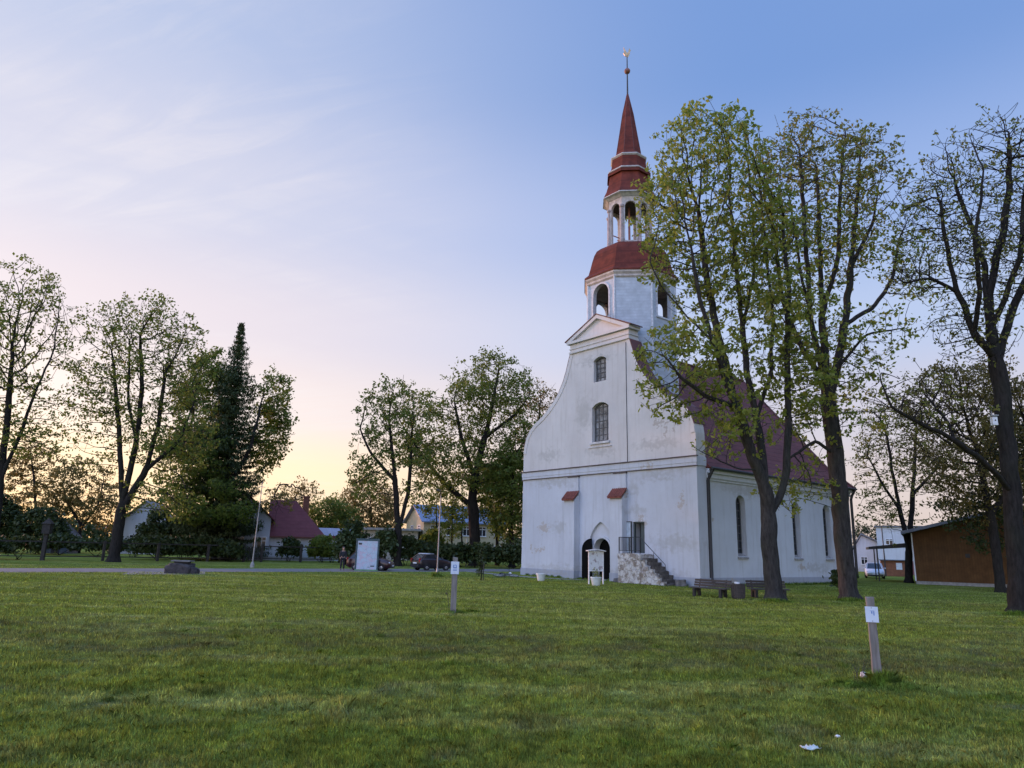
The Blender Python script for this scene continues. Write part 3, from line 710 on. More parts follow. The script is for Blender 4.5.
ck = [(-.42, .42), (-.30, .62), (-.40, .98), (-.18, .72), (-.05, .5), (.12, .52), (.20, .78), (.28, .98), (.33, .84), (.45, .74), (.34, .68), (.32, .42), (.15, .14), (.04, .08), (.04, -.05), (-.04, -.05), (-.04, .1), (-.25, .2)]
va = -R(33)
mb = MB(); mb.prism([(u * .78, v * 1.05) for u, v in ck], lambda u, v: (TX + u * math.cos(va) - .03 * math.sin(va), MID + u * math.sin(va) + .03 * math.cos(va), 43.75 + v), lambda u, v: (TX + u * math.cos(va) + .03 * math.sin(va), MID + u * math.sin(va) - .03 * math.cos(va), 43.75 + v))
mb.build('weather_vane', simple('gilded_vane', (.62, .42, .22), .4, metal=.5), fin)

# ------------------------------------------------------------------ stone staircase to the gallery door
stair = thing('stone_staircase', 'crumbling whitewashed stone stairs with iron railing beside the church doorway', 'stairs', chw(-.9, 4.2), CH_A)
rng = random.Random(5)
def rough_block(mb, x0, x1, y0, y1, z0, z1, n=(3, 4, 4), j=.05):
    bm = bmesh.new(); bmesh.ops.create_cube(bm, size=1.0)
    bmesh.ops.subdivide_edges(bm, edges=bm.edges[:], cuts=3, use_grid_fill=True)
    for v in bm.verts:
        p = Vector((x0 + (v.co.x + .5) * (x1 - x0), y0 + (v.co.y + .5) * (y1 - y0), z0 + (v.co.z + .5) * (z1 - z0)))
        q = p * 2.3
        p += Vector((mnoise.noise(q), mnoise.noise(q + Vector((9, 3, 1))), mnoise.noise(q + Vector((2, 8, 5))))) * j
        v.co = p
    bm.verts.index_update()
    mb.add([tuple(v.co) for v in bm.verts], [tuple(v.index for v in f.verts) for f in bm.faces]); bm.free()
m, nt, b = new_mat('peeling_limewash_stone')
co = objco(nt); vo = nd(nt, 'ShaderNodeTexVoronoi', feature='DISTANCE_TO_EDGE'); vo.inputs['Scale'].default_value = 2.6; nt.links.new(co, vo.inputs['Vector'])
nn = noise(nt, co, 2.4, 8, .7); joint = ramp(nt, vo.outputs['Distance'], [(.02, 0.0), (.09, 1.0)])
col = mix(nt, ramp(nt, nn, [(.47, 0.0), (.56, 1.0)]), (.56, .55, .53), (.25, .215, .18)); col = mix(nt, math_(nt, 'ADD', math_(nt, 'MULTIPLY', joint, .35), .65), (.22, .19, .16), col)
nt.links.new(col, b.inputs['Base Color']); b.inputs['Roughness'].default_value = .95; bump(nt, b, math_(nt, 'ADD', math_(nt, 'MULTIPLY', joint, .4), math_(nt, 'MULTIPLY', nn, 1.4)), 1.0, .08)
M['oldstone'] = m
mb = MB()
# local axes: x out of the wall is negative, y along the wall
rough_block(mb, -.5, .85, -.66, 1.26, -.1, 1.86, j=.08)
mb.build('landing', M['oldstone'], stair)
mb = MB(); n_ = 7
for k in range(n_):
    zt_ = 1.86 - (k + 1) * 1.86 / (n_ + .4); y1_ = -.66 - k * .30
    rough_block(mb, -.28, .85, y1_ - .32, y1_ + .1, -.1, zt_, j=.05)
mb.build('steps', simple('dark_step_stone', (.105, .095, .085), .95, scale=4, var=.55, bmp=.9, bdist=.05), stair)
mb = MB()
for k in range(n_):
    zt_ = 1.86 - (k + 1) * 1.86 / (n_ + .4) - .1; y1_ = -.66 - k * .30
    if zt_ > .25: rough_block(mb, -.5, -.22, y1_ - .36, y1_ + .1, -.1, zt_ * (.92 if k else 1), j=.10)
mb.build('stair_cheek', M['oldstone'], stair)
mb = MB()
for x, y in ((-.42, 1.2), (-.42, .3), (-.42, -.6), (.8, 1.2)): mb.tube([(x, y, 1.82), (x, y, 2.9)], .026, 6)
for z in (2.9, 2.05): mb.tube([(.82, 1.2, z), (-.42, 1.2, z), (-.42, -.6, z)], .022, 6)
for k in range(12): y = -.5 + k * .15; mb.tube([(-.42, y, 2.05), (-.42, y, 2.9)], .011, 5)
for k in range(7): x = -.3 + k * .17; mb.tube([(x, 1.2, 2.05), (x, 1.2, 2.9)], .011, 5)
mb.tube([(-.42, -.6, 2.9), (-.3, -2.5, 1.25), (-.3, -2.55, .3)], .022, 6); mb.tube([(-.3, -1.6, 2.02), (-.3, -1.6, .8)], .018, 6)
mb.build('railing', M['iron'], stair)
for i, (x, y, r) in enumerate(((-.5, 1.1, .30), (-1.0, 5.9, .20))):
    p = chw(x, y); mb = MB(); rough_block(mb, -r, r, -r * 1.3, r * 1.3, -.05, r * 1.2, j=.12)
    o = mb.build('boulder', M['stone'], smooth='all'); o.location = p
    tag(o, ['small grey boulder against the church plinth right of the stone stairs', 'pale stone lying between the church door and the stone stairs'][0 if y < 2 else 1].replace('the left side of ', ''), 'stone')

# ------------------------------------------------------------------ trees
def colonize(rng, P, par, att, step, di, dk, maxit=140, trop=.10, jit=.18):
    """space colonisation: P list of positions, par parents; grows towards the attractor points"""
    P = [np.array(p, float) for p in P]; par = list(par); att = np.array(att, float); last = {}
    A = np.array(P); D = np.full(len(att), 1e9); I = np.zeros(len(att), int)
    def upd(idx):
        nonlocal D, I
        for c in range(0, len(idx), 400):
            ii = idx[c:c + 400]; q = np.array([P[i] for i in ii])
            d = np.sqrt(((att[:, None, :] - q[None]) ** 2).sum(2)); k = d.argmin(1); dm = d[np.arange(len(att)), k]
            b = dm < D; D[b] = dm[b]; I[b] = np.array(ii)[k[b]]
    upd(list(range(len(P))))
    for it in range(maxit):
        if len(att) == 0: break
        act = D < di
        if not act.any(): di *= 1.4; 
        if di > 30: break
        if not act.any(): continue
        sel = np.where(act)[0]; nodes = np.unique(I[sel]); new = []
        for nidx in nodes:
            v = att[sel[I[sel] == nidx]] - P[nidx]; v /= np.linalg.norm(v, axis=1)[:, None] + 1e-9
            d = v.sum(0) ; d /= np.linalg.norm(d) + 1e-9
            d = d + np.array([0, 0, trop]) + rng.normal(0, jit, 3)
            d /= np.linalg.norm(d)
            key = int(nidx); ld = last.get(key, [])
            if any(float(d @ q) > .93 for q in ld): 
                if len(ld) > 2: continue
                d = d + rng.normal(0, .35, 3); d /= np.linalg.norm(d)
            if len(ld) > 4: continue
            last.setdefault(key, []).append(d)
            P.append(P[nidx] + d * step); par.append(key); new.append(len(P) - 1)
        if not new: break
        upd(new); keep = D > dk; att = att[keep]; D = D[keep]; I = I[keep]
    return np.array(P), np.array(par)

def skeleton_mesh(P, par, Rtrunk, tip=.010, flare=1.15, min_r=0.0):
    n = len(P); kids = [[] for _ in range(n)]
    for i in range(1, n):
        if par[i] >= 0: kids[par[i]].append(i)
    L = np.zeros(n)
    for i in range(n - 1, -1, -1): L[i] = 1 if not kids[i] else sum(L[k] for k in kids[i])
    ex = math.log(max(L[0], 2)) / math.log(Rtrunk / (tip * .85))
    r = tip * .85 * L ** (1 / ex)
    vs, fs, rads = [], [], []
    stack = [(0, -1)]
    while stack:
        st, pr = stack.pop(); chain = [] if pr < 0 else [pr]; i = st
        while True:
            chain.append(i)
            if not kids[i]: break
            ks = sorted(kids[i], key=lambda k: -L[k])
            for k in ks[1:]: stack.append((k, i))
            i = ks[0]
        rad = [r[c] for c in chain]
        if pr >= 0: rad[0] = min(r[pr] * .85, rad[1] * 1.25)
        if max(rad) < min_r or len(chain) < 2: continue
        pts = [Vector(P[c]) for c in chain]
        if len(pts) > 3:
            sm = [pts[0]] + [pts[k] * .5 + (pts[k - 1] + pts[k + 1]) * .25 for k in range(1, len(pts) - 1)] + [pts[-1]]; pts = sm
        if pr < 0:
            rad = [q * (1 + (flare - 1) * math.exp(-max(0, (p.z - P[0][2])) / .5) + .30 * math.exp(-max(0, p.z - P[0][2]) / .16)) for q, p in zip(rad, pts)]
        ns = 12 if max(rad) > .25 else 8 if max(rad) > .1 else 5 if max(rad) > .03 else 3
        up = None; base = len(vs)
        for k, p in enumerate(pts):
            t = (pts[min(k + 1, len(pts) - 1)] - pts[max(k - 1, 0)]); t = t.normalized() if t.length > 1e-6 else Vector((0, 0, 1))
            if up is None: up = Vector((1, 0, 0)) if abs(t.x) < .9 else Vector((0, 1, 0))
            a = up - t * up.dot(t); a.normalize(); up = a; b = t.cross(a)
            for q in range(ns):
                ang = 2 * math.pi * q / ns
                rr = rad[k] * (1 + (.10 * mnoise.noise(p * 1.5 + Vector((q * 3.1, 0, 0))) if rad[k] > .1 else 0) + (.22 * math.exp(-max(0, p.z - P[0][2]) / .3) * math.sin(q * 2.2 + 1) if pr < 0 else 0))
                vs.append(p + (a * math.cos(ang) + b * math.sin(ang)) * rr)
        for k in range(len(pts) - 1):
            for q in range(ns):
                fs.append((base + k * ns + q, base + k * ns + (q + 1) % ns, base + (k + 1) * ns + (q + 1) % ns, base + (k + 1) * ns + q))
    return vs, fs, r, kids

def leaf_cloud(nrng, centres, per, spread, size, droop=.35, elong=1.5):
    """leaf-sized faces in loose clumps round the given points, as one vertex/face array pair"""
    c = np.repeat(np.asarray(centres), per, axis=0); n = len(c)
    c = c + nrng.normal(0, 1, (n, 3)) * spread * np.array([1, 1, .75])
    nrm = nrng.normal(0, 1, (n, 3)) + np.array([0, 0, .5]); nrm /= np.linalg.norm(nrm, axis=1)[:, None]
    ax = nrng.normal(0, 1, (n, 3)) - np.array([0, 0, droop * 2]); ax -= nrm * (ax * nrm).sum(1)[:, None]; ax /= np.linalg.norm(ax, axis=1)[:, None] + 1e-9
    bx = np.cross(nrm, ax); sz = size * nrng.uniform(.6, 1.35, n)[:, None]
    a = ax * sz * elong * .5; b = bx * sz * .5
    V = np.stack([c - a, c + b * .9 - a * .1, c + a, c - b * .9 + a * .1], 1).reshape(-1, 3)
    return V
def quads_mesh(name, V, mat, k=4):
    me = bpy.data.meshes.new(name); n = len(V) // k
    me.vertices.add(len(V)); me.vertices.foreach_set('co', V.astype(np.float32).ravel())
    me.loops.add(n * k); me.loops.foreach_set('vertex_index', np.arange(n * k, dtype=np.int32))
    me.polygons.add(n); me.polygons.foreach_set('loop_start', np.arange(0, n * k, k, dtype=np.int32)); me.polygons.foreach_set('loop_total', np.full(n, k, dtype=np.int32))
    me.update(); me.materials.append(mat)
    return me

def envelope(nrng, ells, count, gap=.0, gscale=.35, shell=.5):
    """points filling a crown made of ellipsoids (centre, radii, weight); noise opens gaps between clumps"""
    pts = []; w = np.array([e[2] if len(e) > 2 else e[1][0] * e[1][1] * e[1][2] for e in ells], float); w /= w.sum()
    off = Vector(nrng.uniform(-50, 50, 3))
    while len(pts) < count:
        e = ells[nrng.choice(len(ells), p=w)]
        d = nrng.normal(0, 1, 3); d /= np.linalg.norm(d); q = d * nrng.uniform(0, 1) ** (1 / 3 if shell < .01 else (1 - shell) / 2 + .02)
        p = np.array(e[0]) + q * np.array(e[1])
        if p[2] < .8: continue
        if gap and mnoise.noise(Vector(p) * gscale + off) < gap - .25: continue
        pts.append(p)
    return np.array(pts)

def tree(name, label, cat, loc, limbs, ells, seed, Rtrunk, leaf, bark, natt=900, step=.45, di=6, dk=.9, per=8, spread=.28, size=.2, leafp=1.0, rl=.03, gap=.1, gscale=.35, shell=.5, trop=.1, tip=.012, group=None, min_r=0, jit=.18, sunlit_leaf=None, shootp=.5, shoot=.28, inner=.30):
    """loc base; limbs: list of point lists (relative to base), the first is the trunk from the ground up"""
    nr = np.random.default_rng(seed)
    P, par = [], []
    def add_limb(pts, parent):
        p0 = np.array(pts[0], float)
        for k in range(len(pts) - 1):
            a, b = np.array(pts[k], float), np.array(pts[k + 1], float); m = max(1, int(np.linalg.norm(b - a) / (step * 1.1)))
            for j in range(1, m + 1):
                q = a + (b - a) * j / m + nr.normal(0, .035, 3) * (1 if parent >= 0 else .3)
                P.append(q); par.append(parent); parent = len(P) - 1
        return parent
    P.append(np.array(limbs[0][0], float)); par.append(-1)
    add_limb(limbs[0], 0)
    for lb in limbs[1:]:
        d = np.linalg.norm(np.array(P) - np.array(lb[0]), axis=1); k = int(d.argmin())
        add_limb([P[k]] + list(lb[1:]), k)
    att = envelope(nr, ells, natt, gap, gscale, shell)
    P, par = colonize(nr, P, par, att, step, di, dk, trop=trop, jit=jit)
    # end shoots: this year's growth standing out of the crown
    kid = np.zeros(len(P), int); np.add.at(kid, par[par >= 0], 1); nP, npar = [], []
    for i in np.where(kid == 0)[0]:
        if nr.uniform() < shootp:
            d = P[i] - P[par[i]]; d = d / (np.linalg.norm(d) + 1e-9) + np.array([0, 0, nr.uniform(.2, 1.0)]) + nr.normal(0, .25, 3); d /= np.linalg.norm(d); pr = i; q = P[i]
            for k in range(nr.integers(1, 4)):
                q = q + d * shoot * nr.uniform(.6, 1.2); nP.append(q); npar.append(pr); pr = len(P) + len(nP) - 1
    if nP: P = np.concatenate([P, np.array(nP)]); par = np.concatenate([par, np.array(npar)])
    vs, fs, r, kids = skeleton_mesh(P, par, Rtrunk, tip, min_r=min_r)
    root = thing(name, label, cat, loc, 0, group)
    me = bpy.data.meshes.new('trunk'); me.from_pydata([tuple(v) for v in vs], [], fs); me.materials.append(bark)
    me.polygons.foreach_set('use_smooth', [True] * len(me.polygons))
    o = bpy.data.objects.new('trunk', me); COL.objects.link(o); o.parent = root
    idx = [i for i in range(len(P)) if r[i] < rl]
    idx = [i for i in idx if nr.uniform() < leafp * (1.0 if not kids[i] else inner)]
    if idx:
        cen = P[idx]
        V = leaf_cloud(nr, cen, per, spread, size)
        mats = [leaf]
        me = quads_mesh('crown', V, leaf)
        if sunlit_leaf is not None:
            me.materials.append(sunlit_leaf); npoly = len(me.polygons); z = cen[:, 2]; lim = np.quantile(z, .62)
            hi = (np.repeat(z, per) + nr.normal(0, 1.5, npoly)) > lim
            me.polygons.foreach_set('material_index', hi.astype(np.int32))
        o = bpy.data.objects.new('crown', me); COL.objects.link(o); o.parent = root
    return root

def bush(name, label, cat, loc, ells, seed, leaf, bark, n=500, per=10, spread=.2, size=.16, group=None, gap=.12, gscale=.8, stems=5):
    nr = np.random.default_rng(seed); root = thing(name, label, cat, loc, 0, group)
    ells = [(np.array(e[0]), np.array(e[1])) for e in ells]
    pts = envelope(nr, ells, n, gap, gscale, .75)
    me = quads_mesh('foliage', leaf_cloud(nr, pts, per, spread, size), leaf); o = bpy.data.objects.new('foliage', me); COL.objects.link(o); o.parent = root
    mb = MB()
    for k in range(stems * len(ells)):
        e = ells[k % len(ells)]; q = e[0] + nr.uniform(-.6, .6, 3) * e[1]; b0 = np.array([e[0][0] + nr.uniform(-.25, .25), e[0][1] + nr.uniform(-.25, .25), 0])
        mb.cut().tube([b0, (b0 + q) / 2 + nr.normal(0, .08, 3), q], [.035, .025, .012], 5)
    build_each(mb, 'stem', bark, root, fix=False)
    return root

def spruce(label, loc, h, rad, seed, group=None, z0=1.0, name='spruce_tree', dens=1.0):
    nr = np.random.default_rng(seed); root = thing(name, label, 'tree', loc, 0, group)
    mb = MB(); mb.tube([(0, 0, 0), (.05, 0, h * .5), (0, .03, h * .97)], [.32 * h / 22, .17 * h / 22, .012], 9); C_ = []
    z = z0
    while z < h - .3:
        f = (h - z) / (h - z0); L_ = rad * (f ** .8) * (1 - math.exp(-f * 9)) * nr.uniform(.72, 1.12) + .08; nb = int(6 + 5 * f)
        a0 = nr.uniform(0, 6.28)
        for k in range(nb):
            a = a0 + k * 2 * math.pi / nb + nr.normal(0, .2); l = L_ * nr.uniform(.72, 1.1); dr = .35 * f + .1
            pts = []
            for t in np.linspace(0, 1, 5):
                pts.append(np.array([math.cos(a) * l * t, math.sin(a) * l * t, z - l * dr * t + l * .28 * t * t * t]))
            mb.tube(pts, [.05 * f + .02, .04 * f + .015, .03 * f + .01, .02, .008], 4)
            for t in np.linspace(.12, 1, max(3, int(l * 3.2 * dens))):
                q = np.array([math.cos(a) * l * t, math.sin(a) * l * t, z - l * dr * t + l * .28 * t ** 3])
                for sd in (-1, 0, 1):
                    C_.append(q + np.array([-math.sin(a), math.cos(a), 0]) * sd * l * .16 * (1 - t * .5) + np.array([0, 0, -.12 * abs(sd)]))
        z += nr.uniform(.36, .62)
    mb.build('trunk', M['barkd'], root, fix=False)
    me = quads_mesh('crown', leaf_cloud(nr, np.array(C_), 8, .12, .10, droop=1.2, elong=3.0), M['needle']); o = bpy.data.objects.new('crown', me); COL.objects.link(o); o.parent = root
    return root

# ------------------------------------------------------------------ the big trees by the church
def rel(base, *pts): return [tuple(dpt(x, y, Y) - base) for x, y, Y in pts]
def ell(base, x, y, Y, rx, ry, rz, w=None):
    e = (dpt(x, y, Y) - base + np.array([0, 0, .07 * rz]), np.array([rx * 1.04, ry, rz * 1.06], float)); return e + ((w,) if w else (rx * ry * rz,))
LEAF_N = 1.0
b = gpt(775, 601)
tree('maple_tree', 'big maple with forked trunk behind the second bench, bright green spring leaves over the tower', 'tree', b,
     [rel(b, (775, 601, 33), (771, 560, 33), (769, 525, 33), (767, 497, 33)),
      rel(b, (767, 497, 33), (755, 465, 32.8), (742, 425, 32.5), (727, 385, 32.2), (712, 340, 31.8), (700, 300, 31.4), (692, 255, 31.0)),
      rel(b, (764, 490, 33), (763, 460, 33.2), (757, 420, 33.5), (748, 380, 33.8), (742, 330, 34), (737, 270, 34.3), (728, 190, 34.5)),
      rel(b, (770, 515, 33), (780, 497, 33.3), (787, 470, 33.3), (788, 420, 33.3), (787, 350, 33.2), (789, 290, 33), (783, 215, 32.6)),
      rel(b, (758, 472, 32.9), (735, 468, 32), (712, 457, 31.2), (694, 447, 30.4)),
      rel(b, (735, 405, 32.4), (705, 396, 31.4), (680, 376, 30.8), (660, 350, 30.2)),
      rel(b, (712, 340, 31.8), (686, 318, 31), (664, 290, 30.6), (650, 262, 30.2)),
      rel(b, (757, 420, 33.5), (770, 375, 33.8), (773, 325, 34), (767, 260, 34.2), (760, 185, 34.4)),
      rel(b, (740, 418, 32.5), (724, 360, 33.8), (708, 290, 34.3), (698, 205, 34.3)),
      rel(b, (742, 330, 34), (755, 270, 34.6), (752, 200, 35), (745, 130, 35))],
     [ell(b, 713, 220, 33, 3.3, 3.6, 5.7), ell(b, 685, 372, 32, 2.4, 2.6, 2.6, 16), ell(b, 664, 230, 32, 1.8, 2.4, 2.8, 11), ell(b, 770, 300, 33, 1.9, 3.2, 5.5, 22), ell(b, 715, 440, 31.5, 1.9, 1.5, 1.0, 6), ell(b, 742, 415, 32.2, 1.8, 1.6, 1.8, 6), ell(b, 797, 395, 33.4, 1.7, 2.0, 2.2, 8)],
     11, .365, M['maple'], M['bark'], natt=8000, step=.25, di=4, dk=.33, per=11, spread=.14, size=.150, leafp=.62, rl=.030, gap=.15, gscale=.5, shell=.35, tip=.012, trop=.2, inner=.26)
b = gpt(850, 600)
tree('maple_tree', 'tallest maple, leaning left at the nave end, top leaves tinted as if sunlit', 'tree', b,
     [rel(b, (850, 600, 35.3), (843, 540, 35.3), (838, 480, 35.3), (832, 430, 35.3), (826, 385, 35.3)),
      rel(b, (826, 385, 35.3), (812, 330, 35), (800, 270, 34.7), (790, 195, 34.4)),
      rel(b, (826, 385, 35.3), (822, 320, 35.5), (820, 250, 35.8), (817, 165, 36)),
      rel(b, (829, 405, 35.3), (843, 340, 35.6), (851, 270, 36), (857, 200, 36.2), (861, 140, 36.3)),
      rel(b, (846, 325, 35.7), (872, 308, 36), (892, 280, 36), (900, 235, 36)),
      rel(b, (835, 452, 35.3), (815, 440, 34.6), (800, 452, 34.2), (788, 458, 33.9)),
      rel(b, (838, 372, 35.4), (866, 334, 35), (905, 328, 34.6)),
      rel(b, (822, 350, 35.4), (790, 330, 37), (770, 300, 38)),
      rel(b, (826, 383, 35.3), (802, 350, 36), (782, 300, 36.5), (773, 225, 36.9)),
      rel(b, (822, 320, 35.5), (838, 260, 35), (841, 180, 34.7), (846, 130, 34.6)),
      rel(b, (851, 270, 36), (874, 220, 36.4), (884, 150, 36.6)),
      rel(b, (812, 330, 35), (806, 250, 34), (800, 150, 33.6))],
     [ell(b, 815, 205, 35.5, 3.4, 3.6, 5.3), ell(b, 872, 205, 36, 2.5, 2.8, 4.3, 34), ell(b, 905, 270, 35.6, 1.2, 1.8, 3.0, 9), ell(b, 815, 345, 35, 2.6, 3, 2.5, 16), ell(b, 770, 240, 37, 1.8, 2.2, 4.4, 16), ell(b, 885, 335, 35, 1.6, 1.5, 1.1, 3), ell(b, 800, 490, 34.6, 1.7, 1.3, 1.5, 8), ell(b, 862, 395, 35, 1.7, 1.6, 2.1, 9), ell(b, 815, 425, 34.4, 1.9, 1.7, 1.7, 8)],
     23, .40, M['maple'], M['bark'], natt=9000, step=.26, di=4, dk=.34, per=8, spread=.14, size=.145, leafp=.60, rl=.030, gap=.15, gscale=.5, shell=.35, tip=.012, trop=.22, inner=.22, sunlit_leaf=M['young'])  # upper crown recoloured redder, warm sunlight put into the leaf colour
b = gpt(1018, 614)
tree('oak_tree', 'dark bare-limbed tree at the right edge with a long low branch reaching left', 'tree', b,
     [rel(b, (1018, 614, 28.9), (1016, 560, 28.9), (1012, 500, 28.9), (1008, 450, 28.9), (1003, 400, 28.9), (996, 358, 28.9)),
      rel(b, (996, 358, 28.9), (976, 336, 28.6), (957, 290, 28.3), (944, 235, 28), (938, 190, 27.8)),
      rel(b, (996, 358, 28.9), (988, 300, 29.2), (984, 262, 29.4), (971, 222, 29.7), (956, 188, 30)),
      rel(b, (988, 300, 29.2), (1001, 241, 29), (1010, 190, 28.8), (1008, 140, 28.6)),
      rel(b, (998, 368, 28.9), (1012, 310, 29.5), (1032, 270, 30), (1046, 215, 30.4)),
      rel(b, (1008, 492, 28.9), (985, 463, 27.9), (955, 440, 27.2), (920, 424, 26.7), (890, 407, 26.3), (868, 393, 26)),
      rel(b, (957, 290, 28.3), (930, 277, 27.8), (905, 283, 27.4), (890, 274, 27)),
      rel(b, (1006, 430, 28.9), (1025, 400, 29.5), (1060, 370, 30)),
      rel(b, (976, 336, 28.6), (980, 290, 27.6), (975, 240, 27), (985, 170, 26.8)),
      rel(b, (1001, 330, 28.9), (1020, 260, 28), (1024, 190, 27.5)),
      rel(b, (890, 407, 26.3), (880, 380, 26.2), (876, 350, 26.3)),
      rel(b, (955, 440, 27.2), (945, 415, 27.6), (925, 395, 27.9))],
     [ell(b, 1000, 215, 29, 3.2, 3.2, 4.3), ell(b, 940, 240, 28.2, 1.7, 2.2, 3.4, 14), ell(b, 1052, 220, 29.5, 2.6, 3, 4.4, 22), ell(b, 930, 405, 27, 2.6, 1.6, 1.2, 9), ell(b, 975, 330, 28.5, 1.8, 1.8, 1.6, 8), ell(b, 905, 275, 27.5, .9, 1, .8, 2)],
     37, .33, M['young'], M['barkd'], natt=10500, step=.25, di=4, dk=.30, per=6, spread=.12, size=.105, leafp=.42, rl=.030, gap=.12, gscale=.5, shell=.3, tip=.013, trop=.2, inner=.2)

# ------------------------------------------------------------------ trees further off
def far_tree(name, label, x, y, limbs, ells, seed, Rt, leaf, bark=None, Y=None, group=None, **kw):
    b = gpt(x, y) if Y is None else np.array([dpt(x, y, Y)[0], Y, 0.0])
    YY = float(b[1])
    L = [[(0, 0, 0) if (i == 0 and j == 0) else tuple(dpt(p[0], p[1], YY + (p[2] if len(p) > 2 else 0)) - b) for j, p in enumerate(l)] for i, l in enumerate(limbs)]
    EL = [(dpt(e[0], e[1], YY + (e[5] if len(e) > 5 else 0)) - b + np.array([0, 0, .07 * e[4]]), np.array(e[2:5], float) * np.array([1.06, 1, 1.07])) for e in ells]
    EL = [e + (float(np.prod(e[1])),) for e in EL]
    a = dict(natt=900, step=.42, di=7, dk=.6, per=8, spread=.30, size=.24, leafp=.8, rl=.055, gap=.12, gscale=.34, shell=.4, tip=.019)
    a.update(kw); a['natt'] = int(a['natt'] * 2.6); Rt *= .84; a['natt'] = int(a['natt'] * 1.25); a['dk'] *= .88; a['size'] = min(a['size'], .30) * .72; a['per'] = int(a['per'] * 1.9); a['spread'] = a['spread'] * .78; a['trop'] = .18; a['shoot'] = .38
    return tree(name, label, 'tree', b, L, EL, seed, Rt, leaf, bark or M['barkd'], group=group, **a)

far_tree('lime_tree', 'tall thin-leaved tree cut by the left edge of the picture', -8, 560, [[(-8, 560), (-2, 500), (5, 440), (11, 380)], [(0, 480), (22, 430), (36, 390)]], [(12, 352, 4.4, 4, 7.6), (42, 420, 2.0, 2, 3.0), (20, 440, 3.5, 3, 2.0)], 41, .36, M['lime'], per=6, leafp=.55, size=.26)
far_tree('lime_tree', 'broad many-stemmed leafy tree left of the tall spruce, beside the road', 113, 562,
         [[(113, 562), (119, 525), (124, 498)], [(122, 505), (120, 450), (117, 400), (112, 350)], [(124, 498), (136, 445), (142, 390), (140, 335)], [(122, 510), (146, 470), (158, 425), (166, 370)], [(136, 445), (128, 400), (130, 340)], [(146, 470), (180, 440), (195, 400)]],
         [(140, 365, 5.6, 5, 6.0), (172, 430, 3.6, 4, 4.6), (96, 430, 2.6, 3, 3.6), (85, 390, 1.8, 2, 2.2), (160, 505, 3.2, 3, 1.8)], 43, .52, M['lime'], natt=1400, per=7, leafp=.62, size=.25, spread=.32)
spr_b = gpt(214, 560)
spruce('dark pointed spruce rising above the leafy trees left of the red-roofed house', spr_b, float((dpt(241, 320, spr_b[1]))[2]), 5.5, 47, z0=1.8)
spr_c = gpt(222, 558.5)
spruce('lower dark spruce beside the white pole in front of the house', spr_c, 9.0, 2.6, 48, z0=1.0)
far_tree('maple_tree', 'dense green tree with dark stems wrapped round the spruce', 226, 560.5, [[(226, 560.5), (224, 520), (226, 480), (232, 430)], [(225, 510), (205, 470), (190, 430)], [(226, 490), (250, 450), (262, 400)], [(230, 560), (240, 520), (262, 470)]],
         [(204, 415, 3.1, 3, 6.6, 2), (268, 425, 2.2, 3, 5.6, 3), (190, 470, 3.4, 3, 4.0, -2), (215, 505, 4.5, 3, 2.2, -3)], 51, .5, M['lime'], natt=1500, per=13, leafp=.95, size=.30, gap=.05, spread=.4)
far_tree('lime_tree', 'double-stemmed young-leaved tree behind the information board', 397, 566, [[(397, 566), (398, 540), (399, 525)], [(399, 528), (394, 470), (389, 420)], [(399, 530), (409, 490), (412, 430)], [(394, 480), (372, 455), (360, 430)]],
         [(392, 432, 4.0, 4, 4.6), (370, 470, 2.6, 3, 3.6), (412, 470, 2.4, 3, 3.6)], 53, .42, M['lime'], natt=1000, per=7, leafp=.6, size=.28)
far_tree('oak_tree', 'wide old oak with a thick leaning limb, left of the church front', 476, 566, [[(476, 566), (474, 525), (472, 492)], [(472, 495), (480, 455), (488, 425), (497, 380), (500, 360)], [(473, 505), (446, 485), (422, 455), (404, 428), (392, 405)], [(474, 480), (462, 440), (455, 405)], [(485, 438), (515, 415), (530, 395)], [(446, 485), (430, 470), (420, 490)]],
         [(492, 405, 5.0, 5, 5.6), (424, 435, 3.6, 4, 4.4), (478, 475, 6.2, 5, 3.6), (445, 500, 4, 4, 2.2)], 57, .72, M['lime'], natt=1700, per=8, leafp=.72, size=.29, spread=.38)
far_tree('ash_tree', 'brownish half-bare tree rising beside the left edge of the gable', 530, 563, [[(530, 563), (532, 500), (536, 450), (540, 410)]], [(538, 425, 3.2, 3, 5.0), (528, 470, 3, 3, 3)], 59, .3, M['bronze'], Y=88, natt=700, per=5, leafp=.5, size=.28)
far_tree('lime_tree', 'narrow full green tree close to the left corner of the church', 512, 566, [[(512, 566), (511, 530), (512, 490), (514, 455)]], [(512, 495, 2.6, 2.6, 5.6), (522, 470, 2.4, 2, 5.0)], 61, .32, M['lime'], Y=78, natt=700, per=14, leafp=.95, size=.3, gap=.04, spread=.42)
far_tree('lime_tree', 'dark slim-stemmed tree between the oak and the narrow green tree', 497, 566, [[(497, 566), (497, 530), (500, 480)]], [(498, 500, 2.6, 2.6, 4.2)], 62, .22, M['lime'], Y=86, natt=400, per=10, leafp=.9, size=.3, gap=.1, spread=.4)
far_tree('apple_tree', 'low spreading tree against the yellow glow behind the left fence', 78, 552, [[(78, 552), (80, 530), (86, 505)], [(80, 530), (98, 505), (104, 480)], [(80, 525), (66, 500), (62, 480)]], [(82, 492, 4.6, 4, 3.6), (104, 512, 3, 3, 2.6), (60, 508, 3, 3, 2.2)], 63, .25, M['bronze'], Y=92, natt=700, per=8, leafp=.75, size=.3)
far_tree('birch_tree', 'thin reddish twiggy tree under the leaves of the left edge tree', 38, 552, [[(38, 552), (36, 520), (34, 480), (30, 450)]], [(32, 470, 3.4, 3, 4.2), (20, 500, 3, 3, 3.4)], 64, .2, M['bronze'], Y=96, natt=600, per=8, leafp=.7, size=.3)
